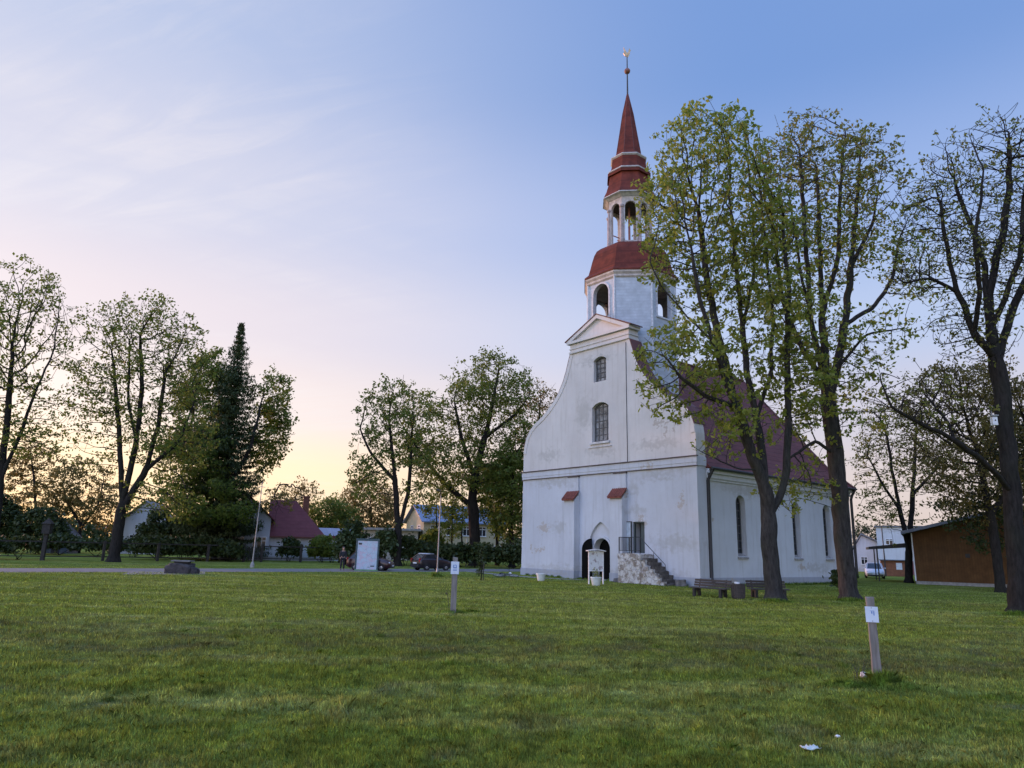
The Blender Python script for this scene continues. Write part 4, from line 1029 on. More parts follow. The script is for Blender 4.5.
far_tree('alder_tree', 'rounded yellow-green tree right of the red-roofed house roof', 330, 556, [[(330, 556), (330, 535), (331, 515)]], [(330, 520, 3.4, 3, 3.0), (342, 526, 2.6, 2, 2.4), (316, 526, 2.2, 2, 2.2)], 65, .22, M['lime'], Y=110, natt=500, per=14, leafp=.95, size=.36, gap=.0, spread=.45)
far_tree('alder_tree', 'yellowish tree behind the long beige building', 372, 556, [[(372, 556), (372, 530), (370, 505)]], [(366, 505, 4.0, 3, 4.2), (384, 515, 3, 3, 3.4), (350, 520, 2.6, 2, 2.6)], 66, .24, M['bronze'], Y=118, natt=550, per=12, leafp=.9, size=.38, gap=.04, spread=.45)
far_tree('ash_tree', 'small half-bare tree behind the chimney of the red-roofed house', 292, 556, [[(292, 556), (293, 520), (296, 495)]], [(297, 498, 3.2, 3, 2.6), (274, 506, 1.8, 1.6, 1.6, -30)], 67, .2, M['bronze'], Y=104, natt=400, per=6, leafp=.6, size=.3)
for i, (x, lab) in enumerate(((436, 'slender pale-leaved tree in front of the blue roof, next to the oak limb'), (452, 'slim young tree between the lamp post and the oak trunk'), (462, 'thin straight tree just left of the thick oak trunk'))):
    far_tree('young_tree', lab, x, 562, [[(x, 562), (x, 530), (x + 1, 495)]], [(x, 515, 1.2, 1.4, 3.4)], 70 + i, .12, M['lime'], Y=88 + 2 * i, natt=240, per=8, leafp=.8, size=.28, group='slim trees beside the yellow building')
far_tree('lime_tree', 'double-stemmed tree in front of the white hall, left of the brown shed', 909, 583, [[(909, 583), (908.5, 560), (908, 545)], [(908, 548), (900, 510), (892, 470), (886, 430)], [(908.5, 550), (912, 505), (915, 455), (917, 410)], [(900, 510), (880, 480), (870, 460)], [(913, 495), (935, 470), (945, 450)]],
         [(905, 450, 3.9, 4, 4.3), (880, 470, 2.2, 2.4, 3.4), (938, 465, 2.2, 2.4, 3), (900, 515, 3.6, 2.6, 1.7)], 81, .34, M['young'], natt=1500, step=.40, per=5, leafp=.7, size=.22, spread=.24)
far_tree('lime_tree', 'rusty brown-green crown behind the dark tree at the right edge', 1000, 585, [[(1000, 585), (995, 540), (985, 490), (978, 450)], [(990, 515), (1020, 470), (1030, 440)]], [(968, 415, 4.2, 4, 3.2), (945, 440, 2.8, 3, 2.4), (1015, 430, 4, 4, 3.6), (980, 485, 3.8, 3, 2.6), (935, 470, 2.0, 2, 2.0)], 83, .34, M['bronze'], Y=48, natt=2000, step=.36, per=7, leafp=.85, size=.20, spread=.26, inner=.5)
far_tree('maple_tree', 'deep green leafy tree overhanging the brown shed at the right edge', 1050, 590, [[(1050, 590), (1046, 530), (1040, 470)]], [(1040, 470, 3.6, 3, 3.8), (1005, 520, 2.2, 2, 1.7), (985, 540, 1.4, 1.2, 1.0), (965, 515, 1.8, 1.4, 1.2)], 84, .32, M['deep'], Y=52, natt=900, per=12, leafp=.95, size=.24, gap=.05, spread=.34)
far_tree('ash_tree', 'small dark tree behind the roof edge of the far white-gabled house', 868, 566, [[(868, 566), (868, 545)]], [(866, 540, 2.4, 2, 1.8)], 85, .15, M['deep'], Y=110, natt=240, per=9, size=.3)

# bushes and hedges
def at(x, y, Y=None): return gpt(x, y) if Y is None else np.array([dpt(x, y, Y)[0], Y, 0.0])
B_ = [('hedge', 'long clipped grey-green hedge by the left fence post', 14, 560, 62, [((-2.5, 0, .8), (2.4, .9, 1.0)), ((.3, 0, .75), (2.2, .9, .95)), ((-5.2, 0, .8), (2.4, .9, 1.0))], 'deep'),
      ('bush', 'dense dark shrubbery rising behind the clipped hedge at the far left', 8, 556, 82, [((-3, 0, 2.8), (3.6, 2, 3.8)), ((3.0, 0, 2.2), (3, 2, 3.0)), ((-8, 1, 3.0), (4, 2, 4.0))], 'deep'),
      ('bush', 'tall dark bush between the white house and the spruce', 156, 557, 80, [((0, 0, 2.2), (2.2, 1.4, 2.9)), ((2.6, 0, 1.8), (2.0, 1.4, 2.4))], 'deep'),
      ('bush', 'long low dark bushes under the broad tree behind the fence', 86, 556, 80, [((-3, 0, .8), (3, 1.2, 1.25)), ((1, 0, .7), (3, 1.2, 1.1)), ((5, 0, .9), (2.8, 1.2, 1.2)), ((8.5, 0, .9), (2.8, 1.2, 1.3)), ((12, 0, .9), (2.8, 1.2, 1.3))], 'deep'),
      ('bush', 'black-green bush at the foot of the spruce', 182, 558, 72, [((-2.4, 0, .9), (2.6, 1.4, 1.3)), ((1.8, 0, 1.0), (2.6, 1.4, 1.5)), ((4.4, 0, .7), (1.5, 1.2, 1.0))], 'deep'),
      ('bush', 'rounded bush covering the middle window of the red-roofed house', 288, 560, 79, [((0, 0, 1.0), (.95, .8, 1.25))], 'deep'),
      ('bush', 'wide green bush at the right corner of the red-roofed house', 325, 560.5, 79, [((-.4, 0, 1.2), (1.3, 1, 1.5)), ((.7, 0, 1.0), (1.0, 1, 1.2))], 'lime'),
      ('conifer_bush', 'tall dark conifer bush behind the person by the road', 346, 562, 72, [((0, 0, 1.6), (1.0, .9, 2.0)), ((.1, 0, 3.2), (.55, .5, 1.1))], 'needle'),
      ('conifer_bush', 'dark conifer bush just left of the information board', 357, 562, 73, [((0, 0, 1.7), (.9, .9, 2.1)), ((0, 0, 3.3), (.45, .5, 1.0))], 'needle'),
      ('conifer_bush', 'dark conifer bush just right of the information board', 383, 563, 72, [((0, 0, 1.6), (1.0, .9, 1.9)), ((0, 0, 2.9), (.6, .5, .9))], 'needle'),
      ('bush', 'brown-green bush behind the dark hatchback', 410, 563, 74, [((-.6, 0, 1.3), (1.3, 1, 1.6)), ((1.0, 0, 1.1), (1.2, 1, 1.4))], 'deep'),
      ('bush', 'bright yellow-green shrub in front of the yellow building', 431, 562, 82, [((0, 0, 1.8), (1.3, 1, 1.9))], 'lime'),
      ('hedge', 'long dark hedge beyond the road between the oak and the church', 490, 566, 74, [((-5, 0, .9), (2.6, 1, 1.2)), ((-1.5, 0, 1.0), (2.6, 1, 1.3)), ((2.2, 0, 1.0), (2.6, 1, 1.3)), ((5.2, 1, 1.2), (2.4, 1, 1.6))], 'deep'),
      ('hedge', 'dark hedge at the road edge behind the lamp post', 446, 565, 76, [((-1.2, 0, .9), (1.8, 1, 1.3)), ((1.4, 0, .9), (1.8, 1, 1.2))], 'deep'),
      ('bush', 'dark low bush in front of the brown shed corner', 931, 583, 66, [((0, 0, .7), (1.6, .9, .95))], 'deep'),
      ('bush', 'weedy bush at the right end of the nave wall', 846, 583, 44, [((0, 0, .35), (1.0, .6, .5))], 'deep')]
for i, (nm, lab, x, y, Y, ee, mt) in enumerate(B_):
    vol = sum(e[1][0] * e[1][2] for e in ee)
    bush(nm, lab, 'hedge' if nm == 'hedge' else 'bush', at(x, y, Y), ee, 200 + i, M[mt], M['barkd'], n=int(90 + 75 * vol), per=9, spread=.24, size=.20 if Y < 70 else .26)
# the far-off wood that closes the horizon, one mass
nr = np.random.default_rng(99); pts = []
for a in np.linspace(-1.25, 1.25, 420):
    d = 230 + 40 * math.sin(a * 9) + nr.normal(0, 8); hgt = 5.5 + 2.2 * mnoise.noise(Vector((a * 8, 1, 2))) + 1.2 * mnoise.noise(Vector((a * 30, 4, 2)))
    for k in range(14): pts.append((d * math.sin(a) + nr.normal(0, 1.5), d * math.cos(a) + nr.normal(0, 3), hgt * nr.uniform(0.02, 1) ** .7))
me = quads_mesh('distant_wood', leaf_cloud(nr, np.array(pts), 9, .9, 1.0), M['deep']); o = bpy.data.objects.new('distant_wood', me); COL.objects.link(o); tag(o, kind='stuff')

# ------------------------------------------------------------------ houses
M['wall_blue'] = plaster('pale_blue_house_wall', (.50, .53, .59), [(1, .3, .4, .2)], [(3, .3, 4, .4)], (0, 2))
M['wall_yellow'] = plaster('yellow_house_wall', (.50, .43, .28), [(1, .3, .4, .2)], [(3, .3, 4, .4)], (0, 2))
M['wall_beige'] = plaster('beige_house_wall', (.46, .42, .36), [(1, .3, .4, .2)], [(3, .3, 4, .4)], (0, 2))
M['roof_maroon'] = banded('maroon_roof_sheet', (.175, .055, .060), 2.5, 'Z', .03, .25, .6, .7)
M['roof_blue'] = banded('blue_grey_roof_sheet', (.20, .25, .36), 1.6, 'X', .02, .2, .45, .75)
M['roof_grey'] = simple('grey_roof_felt', (.16, .165, .18), .7, scale=1.2, var=.35)
M['brick'] = simple('brown_red_brick', (.20, .085, .06), .9, scale=9, var=.4, bmp=.5)
def add_window(parent, x, y, z, w, h, nu=2, transom=True, axis='x', fr=.07):
    """casement window on a wall: axis 'x' wall runs along local X and faces -Y; axis 'y' runs along Y and faces -X"""
    mb = MB()
    def bx(u0, u1, d0, d1, z0, z1):
        if axis == 'x': mb.box(x + u0, x + u1, y + d0, y + d1, z0, z1)
        else: mb.box(x + d0, x + d1, y + u0, y + u1, z0, z1)
    for u0, u1, z0, z1 in ((0, w, z, z + fr), (0, w, z + h - fr, z + h), (0, fr, z + fr, z + h - fr), (w - fr, w, z + fr, z + h - fr)): bx(u0, u1, -.06, .03, z0, z1)
    for k in range(1, nu): bx(w * k / nu - fr / 2, w * k / nu + fr / 2, -.045, .03, z + fr, z + h - fr)
    if transom: bx(fr, w - fr, -.05, .03, z + h * .68, z + h * .68 + fr)
    bx(-.1, w + .1, -.12, .02, z - .07, z - .005)
    f = mb.build('window', M['white'], parent)
    mb = MB()
    if axis == 'x': mb.box(x + .02, x + w - .02, y - .02, y - .01, z + .02, z + h - .02)
    else: mb.box(x - .02, x - .01, y + .02, y + w - .02, z + .02, z + h - .02)
    mb.build('pane', M['glass'], f); return f

HA = math.atan2(RD[1], RD[0]) - R(22)
hb = at(267, 560.5, 82)
house = thing('house', 'pale blue house with steep maroon roof behind the fence left of the information board', 'house', hb, HA)
mb = MB(); mb.box(0, 5.9, 0, 7.0, 0, 2.75); mb.box(-5.2, 0.0, -.7, 6.5, 0, 4.6)
mb.prism([(-5.2, 4.6), (0, 4.6), (-2.6, 6.9)], lambda u, v: (u, -.7, v), lambda u, v: (u, 6.5, v)); mb.build('wall', M['wall_blue'], house)
mb = MB()
vs = [(-.3, -.45, 2.62), (6.3, -.45, 2.62), (6.3, 7.4, 2.62), (-.3, 7.4, 2.62), (-.3, 3.5, 6.9), (2.7, 3.5, 6.9)]
mb.add(vs, [(0, 1, 5, 4), (1, 2, 5), (2, 3, 4, 5), (3, 0, 4), (0, 3, 2, 1)])
for sg in (-1, 1):
    mb.add([(-2.6, -1.1, 7.0), (-2.6 + sg * 3.0, -1.1, 4.3), (-2.6 + sg * 3.0, 6.9, 4.3), (-2.6, 6.9, 7.0), (-2.6, -1.1, 7.15), (-2.6 + sg * 3.0, -1.1, 4.45), (-2.6 + sg * 3.0, 6.9, 4.45), (-2.6, 6.9, 7.15)], [(0, 1, 2, 3), (4, 5, 6, 7), (0, 1, 5, 4), (1, 2, 6, 5), (2, 3, 7, 6), (3, 0, 4, 7)])
hr = mb.build('roof', M['roof_maroon'], house)
mb = MB(); mb.box(3.5, 4.2, 3.2, 3.9, 5.2, 7.5); mb.box(3.44, 4.26, 3.14, 3.96, 7.35, 7.5); mb.build('chimney', M['brick'], hr)
mb = MB(); mb.box(-.3, 6.32, -.5, -.44, 2.5, 2.68); mb.build('fascia', M['tindark'], house)
mb = MB(); mb.box(-.03, 5.93, -.05, -.01, 0, .4); mb.box(-5.23, .03, -.75, -.71, 0, .4); mb.build('plinth', M['concrete'], house)
for x, w, n in ((1.9, 1.5, 3), (4.3, .8, 2)): add_window(house, x, -.01, 1.05, w, 1.35, n)
add_window(house, -1.75, -.71, 1.05, 1.45, 1.5, 3); add_window(house, -3.9, -.71, 1.05, 1.3, 1.5, 3); add_window(house, -2.9, -.71, 3.6, 1.1, 1.3, 2); add_window(house, -4.6, -.71, 3.6, 1.0, 1.3, 2)
hb2 = at(321, 560.3, 86)
ann = thing('outbuilding', 'low outbuilding with light blue flat roof to the right of the red-roofed house', 'shed', hb2, HA)
mb = MB(); mb.box(0, 4.2, 0, 4.5, 0, 2.6); mb.build('wall', M['wall_blue'], ann)
mb = MB(); mb.add([(-.3, -.4, 2.75), (4.5, -.4, 2.75), (4.5, 4.9, 3.75), (-.3, 4.9, 3.75), (-.3, -.4, 2.9), (4.5, -.4, 2.9), (4.5, 4.9, 3.9), (-.3, 4.9, 3.9)], [(0, 3, 2, 1), (4, 5, 6, 7), (0, 1, 5, 4), (1, 2, 6, 5), (2, 3, 7, 6), (3, 0, 4, 7)]); mb.build('roof', M['roof_blue'], ann)
mb = MB(); mb.box(-.3, 4.5, -.46, -.41, 2.6, 2.9); mb.build('fascia', M['roof_maroon'], ann)
add_window(ann, 2.9, -.01, 1.0, .8, 1.0)
wb = at(120, 555, 96)
wh = thing('house', 'white house half hidden behind the trunks of the broad tree', 'house', wb, HA * .6)
mb = MB(); mb.box(0, 4.6, 0, 7, 0, 4.6); mb.prism([(0, 4.6), (4.6, 4.6), (2.3, 6.8)], lambda u, v: (u, 0, v), lambda u, v: (u, 7, v)); mb.build('wall', plaster('white_house_wall', (.58, .60, .64), [(1, .3, .3, .2)], [(2, .3, 3, .3)], (0, 2)), wh)
mb = MB()
for sg in (-1, 1): mb.add([(2.3, -.4, 6.9), (2.3 + sg * 2.8, -.4, 4.25), (2.3 + sg * 2.8, 7.4, 4.25), (2.3, 7.4, 6.9), (2.3, -.4, 7.05), (2.3 + sg * 2.8, -.4, 4.4), (2.3 + sg * 2.8, 7.4, 4.4), (2.3, 7.4, 7.05)], [(0, 1, 2, 3), (4, 5, 6, 7), (0, 1, 5, 4), (1, 2, 6, 5), (2, 3, 7, 6), (3, 0, 4, 7)])
mb.build('roof', M['roof_grey'], wh); add_window(wh, .8, -.01, 1.1, 1.0, 1.4); add_window(wh, 2.7, -.01, 1.1, 1.0, 1.4)
sb = at(42, 556, 88)
sh = thing('garden_shed', 'small dark shed with grey gable behind the left fence', 'shed', sb, R(8))
mb = MB(); mb.box(0, 2.7, 0, 3, 0, 1.9); mb.prism([(0, 1.9), (2.7, 1.9), (.9, 3.6)], lambda u, v: (u, 0, v), lambda u, v: (u, 3, v)); mb.build('wall', banded('grey_shed_boards', (.14, .15, .17), 6, 'X', .01), sh)
mb = MB(); mb.prism([(-.2, 1.8), (.9, 3.68), (2.95, 1.75), (2.95, 1.87), (.9, 3.82), (-.2, 1.95)], lambda u, v: (u, -.25, v), lambda u, v: (u, 3.2, v)); mb.build('roof', M['roof_grey'], sh)
mb = MB(); mb.box(.9, 1.7, -.04, -.005, .05, 1.85); mb.build('door', M['wood_dark'], sh)

yb = at(422, 560, 104)
YA = R(24)
yh = thing('apartment_house', 'yellow two-storey house with a light blue metal roof behind the cars', 'house', yb, YA)
mb = MB(); mb.box(0, 13, 0, 9, 0, 5.6); mb.prism([(0, 5.6), (9, 5.6), (4.5, 7.9)], lambda u, v: (0, u, v), lambda u, v: (13, u, v)); mb.build('wall', M['wall_yellow'], yh)
mb = MB()
for y0, y1 in ((4.5, -.6), (4.5, 9.6)):
    mb.add([(-.5, y0, 7.95), (13.5, y0, 7.95), (13.5, y1, 5.35), (-.5, y1, 5.35), (-.5, y0, 8.1), (13.5, y0, 8.1), (13.5, y1, 5.5), (-.5, y1, 5.5)], [(0, 1, 2, 3), (4, 5, 6, 7), (0, 1, 5, 4), (1, 2, 6, 5), (2, 3, 7, 6), (3, 0, 4, 7)])
mb.build('roof', M['roof_blue'], yh)
for k in range(5):
    add_window(yh, 1 + k * 2.5, -.01, .9, 1.2, 1.4); add_window(yh, 1 + k * 2.5, -.01, 3.6, 1.2, 1.4)
for k in range(2): add_window(yh, -.01, 1.5 + k * 3.6, .9, 1.2, 1.4, axis='y'); add_window(yh, -.01, 1.5 + k * 3.6, 3.6, 1.2, 1.4, axis='y')
lb = at(362, 560, 100)
lbh = thing('long_building', 'low beige building with pale flat roof between the information board and the yellow house', 'building', lb, R(6))
mb = MB(); mb.box(0, 7.4, 0, 6, 0, 4.0); mb.build('wall', M['wall_beige'], lbh); mb = MB(); mb.box(-.4, 7.8, -.5, 6.4, 4.0, 4.3); mb.build('roof', M['concrete'], lbh)
for k in range(3): add_window(lbh, .7 + k * 2.4, -.01, 1.6, 1.1, 1.4)

# ---- buildings at the right
bb = gpt(917, 584)
BA = R(-30)
barn = thing('wooden_shed', 'long brown plank shed with sloping grey roof at the right', 'shed', bb, BA)
M['plank'] = banded('orange_brown_planks', (.125, .064, .025), 5, 'X', .012, .4, .75, .55)
mb = MB(); mb.prism([(0, .25), (14, .25), (14, 6.0), (7, 6.0), (0, 4.15)], lambda u, v: (u, 0, v), lambda u, v: (u, 9, v)); mb.build('wall', M['plank'], barn)
mb = MB(); mb.prism([(-.8, 3.95), (7, 6.02), (14.6, 6.02), (14.6, 6.2), (7, 6.24), (-.8, 4.2)], lambda u, v: (u, -.9, v), lambda u, v: (u, 9.4, v)); mb.build('roof', M['roof_grey'], barn)
mb = MB(); mb.box(-.05, 14.05, -.08, 9, 0, .24); mb.build('base_wall', M['concrete'], barn)
mb = MB(); mb.box(-.10, .0, -.05, -.0, .25, 4.1); mb.build('corner_post', M['white'], barn)
mb = MB(); mb.box(3.6, 3.9, -.10, -.005, 2.2, 2.5); mb.build('wall_lamp', M['iron'], barn)
cb = gpt(875, 581)
can = thing('canopy', 'dark flat canopy roof on thin posts left of the brown shed', 'canopy', cb, R(-24))
mb = MB(); mb.add([(-.3, -.6, 2.75), (4.3, -.9, 3.1), (4.3, 5, 3.1), (-.3, 5, 2.75), (-.3, -.6, 2.95), (4.3, -.9, 3.55), (4.3, 5, 3.55), (-.3, 5, 2.95)], [(0, 3, 2, 1), (4, 5, 6, 7), (0, 1, 5, 4), (1, 2, 6, 5), (2, 3, 7, 6), (3, 0, 4, 7)]); mb.build('roof', M['iron'], can)
for x, y in ((.35, -.3), (3.9, -.4), (.35, 4.5), (3.9, 4.5)): mb = MB(); mb.box(x - .05, x + .05, y - .05, y + .05, 0, 2.85); mb.build('post', M['iron'], can)
gb = at(880, 575, 96)
gh = thing('hall', 'white tall hall behind the double-stemmed tree', 'building', gb, R(-28))
mb = MB(); mb.box(0, 9, 0, 10, 0, 6.0); mb.build('wall', plaster('hall_wall', (.62, .64, .68), [(1, .3, .3, .2)], [(3, 5.5, 4, .3)], (0, 2)), gh)
mb = MB(); mb.box(-.2, 9.2, -.2, 10.2, 6.0, 6.2); mb.build('roof', M['roof_grey'], gh)
for k in range(3): add_window(gh, 1 + k * 2.8, -.01, 3.7, .9, .8)
fb = at(853, 572, 108)
fh = thing('house', 'distant white house with dark gabled roof right of the nave end', 'house', fb, R(-28))
mb = MB(); mb.box(0, 7, 0, 8, 0, 2.6); mb.prism([(0, 2.6), (7, 2.6), (1.5, 5.2)], lambda u, v: (u, 0, v), lambda u, v: (u, 8, v)); mb.build('wall', plaster('far_house_wall', (.60, .62, .66), [(1, .3, .3, .2)], [(3, .3, 4, .3)], (0, 2)), fh)
mb = MB(); mb.prism([(-.4, 2.3), (1.5, 5.3), (7.4, 2.35), (7.4, 2.55), (1.5, 5.55), (-.4, 2.55)], lambda u, v: (u, -.4, v), lambda u, v: (u, 8.3, v)); mb.build('roof', M['roof_grey'], fh)
for k in range(2): add_window(fh, 1.2 + k * 2.2, -.01, 1.0, .9, 1.1)
ob = at(882, 577.5, 84)
oc = thing('sales_hut', 'orange brown wooden hut with a white notice under the canopy', 'hut', ob, R(-26))
mb = MB(); mb.box(0, 2.9, 0, 2.5, 0, 1.75); mb.build('wall', simple('orange_boards', (.27, .10, .045), .7, scale=3), oc)
mb = MB(); mb.box(-.15, 3.05, -.25, 2.7, 1.75, 1.85); mb.build('roof', M['roof_grey'], oc); mb = MB(); mb.box(1.55, 2.15, -.04, -.005, .75, 1.5); mb.build('notice', M['white'], oc)
pb = at(912, 578, 80)
pn = thing('panel_fence', 'faded red fence panel between the tree and the brown shed', 'fence', pb, R(-26))
mb = MB(); mb.box(0, 1.25, 0, .05, .25, 1.75); mb.build('panel', simple('faded_red_paint', (.25, .085, .09), .8), pn)
for x in (-.06, 1.31): mb = MB(); mb.box(x - .05, x + .05, -.02, .08, 0, 1.85); mb.build('post', M['wood_grey'], pn)
ub = at(886, 575, 82)
up_ = thing('utility_pole', 'thin dark pole in front of the white hall', 'pole', ub)
mb = MB(); mb.tube([(0, 0, 0), (0, 0, 5.6)], [.08, .055], 8); mb.build('shaft', M['iron'], up_); mb = MB(); mb.tube([(-.02, 0, 5.55), (.3, 0, 5.68), (.65, 0, 5.7)], .03, 6); mb.box(.6, .95, -.08, .08, 5.65, 5.75); mb.build('lamp_head', M['iron'], up_)

# ------------------------------------------------------------------ fence along the road
def fpt(t, s_, z=0): return road_pt(t, s_, z)
fence_t = [-22, -17.5, -13, -8.5, -4, .5, 5, 9.5, 14, 18.5, 22.0, 23.8, 28, 32.5]
f0 = fpt(0, 20.5)
fen = thing('garden_fence', 'dark timber post fence with a top rail along the gardens across the road', 'fence', f0, math.atan2(RD[1], RD[0]))
for t in fence_t:
    mb = MB(); mb.box(t - .11, t + .11, -.11, .11, 0, 1.75 + .12 * math.sin(t * 3)); mb.build('post', M['wood_black'], fen, bevel=.015)
for a, b_ in ((-24, 22.0), (23.8, 34)):
    mb = MB(); mb.box(a, b_, -.04, .04, 1.50, 1.60); mb.build('rail', M['wood_black'], fen); mb = MB(); mb.box(a, b_, -.03, .03, .30, .38); mb.build('rail', M['wood_black'], fen)
mb = MB()
for k in range(9): x = 22.15 + k * .19; mb.box(x - .03, x + .03, -.02, .02, .1, 1.5)
mb.box(22.1, 23.7, .02, .05, .3, .4); mb.box(22.1, 23.7, .02, .05, 1.2, 1.3); mb.build('gate', M['wood_black'], fen)
bx = fpt(5.0, 20.0)
gp = thing('garden_pillar', 'tall dark post with a covered box on top beside the clipped hedge', 'post', gpt(42, 560.5), R(10))
mb = MB(); mb.box(-.14, .14, -.14, .14, 0, 2.2); mb.build('post', M['wood_black'], gp); mb = MB(); mb.box(-.3, .3, -.3, .3, 2.2, 3.0); mb.build('box', M['wood_black'], gp)
mb = MB(); mb.lathe([(.52, 3.0), (.5, 3.06), (.03, 3.5)], 4, a0=R(45)); mb.build('roof', M['wood_black'], gp)

# ------------------------------------------------------------------ poles and lamps
p0 = gpt(437, 576.5)
lm_ = thing('street_lamp', 'slim grey street lamp standing on the lawn in front of the dark hatchback', 'street lamp', p0)
mb = MB(); mb.tube([(0, 0, 0), (0, 0, 2.2), (0, 0, 5.5)], [.05, .042, .03], 10); mb.lathe([(.075, 0), (.075, .5), (.05, .55)], 10); mb.build('pole', M['galv'], lm_, smooth=True)
mb = MB(); mb.tube([(0, 0, 5.45), (-.05, -.1, 5.68), (-.12, -.35, 5.78)], .03, 8); mb.prism([(-.10, 5.70), (-.10, 5.82), (.10, 5.84), (.10, 5.72)], lambda u, v: (u - .1, -.3, v), lambda u, v: (u * .7 - .16, -.85, v + .03)); mb.build('lamp_head', M['iron'], lm_)
p1 = gpt(466, 566.5)
l2 = thing('marker_post', 'thin pale green post at the road edge left of the oak', 'post', p1)
mb = MB(); mb.tube([(0, 0, 0), (0, 0, 2.9)], .07, 8); mb.build('pole', simple('pale_green_paint', (.36, .42, .36), .6), l2); mb = MB(); mb.box(-.09, .09, -.09, .09, 2.9, 2.98); mb.build('cap', M['galv'], l2)
p2 = gpt(252, 567.5)
fl = thing('flagpole', 'tall pale thin pole beside the road in front of the spruces', 'pole', p2)
mb = MB(); mb.tube([(0, 0, 0), (.06, 0, 3.3), (.12, 0, 6.7)], [.065, .045, .03], 10); mb.build('pole', M['galv'], fl, smooth=True); mb = MB(); mb.lathe([(.17, 0), (.17, .2), (.11, .38), (.07, .42)], 10); mb.build('base', M['concrete'], fl)
mb = MB(); mb.tube([(-.25, 0, 6.3), (.1, -.02, 6.35), (.4, -.02, 6.3)], .025, 6); mb.build('arm', M['galv'], fl)

# ------------------------------------------------------------------ boulder with slab
gbo = gpt(182, 573.5)
bo = thing('memorial_boulder', 'big dark field boulder carrying a flat slab at the edge of the road', 'boulder', gbo)
def rock(mb, c, r, seed, amp=.28):
    bm = bmesh.new(); bmesh.ops.create_icosphere(bm, subdivisions=4, radius=1.0); so = Vector((seed * 3.7, seed * 1.3, seed * 2.1))
    for v in bm.verts:
        n_ = v.co.normalized(); k = 1 + amp * (mnoise.noise(n_ * 1.3 + so) + .55 * mnoise.noise(n_ * 2.9 + so) + .3 * mnoise.noise(n_ * 6.5 + so))
        q = Vector((max(-.78, min(.78, n_.x * k)), max(-.8, min(.8, n_.y * k)), max(-.7, min(.72, n_.z * k))))
        v.co = (c[0] + q.x * r[0] * 1.25, c[1] + q.y * r[1] * 1.25, c[2] + q.z * r[2] * 1.3)
    bm.verts.index_update(); mb.add([tuple(v.co) for v in bm.verts], [tuple(v.index for v in f.verts) for f in bm.faces]); bm.free()
RK = simple('dark_field_stone', (.058, .050, .050), .95, scale=4, bmp=1.0, bdist=.06, var=.6)
mb = MB(); rock(mb, (-.12, 0, .22), (.78, .55, .42), 2); mb.build('boulder', RK, bo, smooth='all')
mb = MB(); rock(mb, (.66, -.05, .10), (.34, .34, .30), 5); mb.build('side_stone', RK, bo, smooth='all')
mb = MB(); rough_block(mb, -.42, .36, -.24, .24, .56, .70, j=.06); mb.build('support', simple('shadow_stone', (.03, .028, .027), .95), bo)
mb = MB(); rough_block(mb, -.60, .52, -.36, .36, .70, .775, j=.025); mb.build('slab', simple('grey_slab_stone', (.15, .148, .145), .85, scale=4), bo)

# ------------------------------------------------------------------ posts with little signs on the lawn
def sign_post(label, base, top, w, sign_z, sw, sh_, yaw, seed, blue):
    lean = Vector((top[0] - base[0], top[1] - base[1], top[2]))
    r_ = thing('sign_post', label, 'sign post', base, 0, 'timber sign posts on the lawn')
    mb = MB(); n = 6; rr_ = []
    rg = random.Random(seed); ca, sa = math.cos(yaw), math.sin(yaw)
    for k in range(n + 1):
        f = k / n; c_ = lean * f; ww = w * (1 + rg.uniform(-.05, .05)) * (1.06 - .1 * f); dd = ww * .42
        rr_.append([(c_.x + (a * ca - q * sa), c_.y + (a * sa + q * ca), c_.z - .05 * (k == 0) + (rg.uniform(-.012, .02) if k == n else 0)) for a, q in ((-ww / 2, -dd), (ww / 2, -dd), (ww / 2, dd), (-ww / 2, dd))])
    mb.loft(rr_); mb.build('post', M['wood_grey'], r_, bevel=.006)
    c_ = lean * (sign_z / lean.z); t = lean.normalized(); nx = Vector((sa, -ca, 0)); sx_ = Vector((ca, sa, 0)); o_ = c_ + nx * (w * .5 + .006)
    mb = MB()
    cs = [(-sw / 2, -sh_ / 2), (sw / 2, -sh_ / 2), (sw / 2, sh_ / 2), (-sw / 2, sh_ / 2)]
    f0 = lambda u, v: tuple(o_ + sx_ * u + t * v); f1 = lambda u, v: tuple(o_ + sx_ * u + t * v + nx * .006)
    mb.prism(cs, f0, f1); sg = mb.build('sign', simple('sign_white', (.56, .63, .74), .45, var=.1, bmp=.02), r_)
    mb = MB(); g0 = lambda u, v: tuple(o_ + sx_ * u + t * v + nx * .008); g1 = lambda u, v: tuple(o_ + sx_ * u + t * v + nx * .0095)
    for (u0, u1, v0, v1) in blue: mb.prism([(u0 * sw, v0 * sh_), (u1 * sw, v0 * sh_), (u1 * sw, v1 * sh_), (u0 * sw, v1 * sh_)], g0, g1)
    mb.build('marking', simple('sign_blue', (.13, .24, .52), .5, bmp=0), sg)
    mb = MB()
    for v in (-.42, .42): q = o_ + t * (v * sh_) + nx * .006; mb.tube([q, q + nx * .006], .009, 6)
    mb.build('screw', M['galv'], sg)
    return r_
bM = gpt(453, 613); tM = dpt(455.5, 557.5, bM[1])
sign_post('grey timber post with white and blue sign in the middle of the lawn', bM, tM, .17, 1.36, .25, .38, .06, 3,
          [(-.22, -.12, -.02, .24), (-.22, .22, -.04, .04), (.12, .22, -.02, .24), (-.05, .05, .16, .26), (-.24, .24, -.22, -.14)])
bR = gpt(878, 683); tR = dpt(869.5, 597, bR[1])
sign_post('leaning grey plank post with pale sign nearest the camera on the right lawn', bR, tR, .125, 1.08, .195, .25, -.32, 8, [(-.05, .05, .05, .2), (.12, .2, -.06, .2), (-.12, .2, .22, .25)])
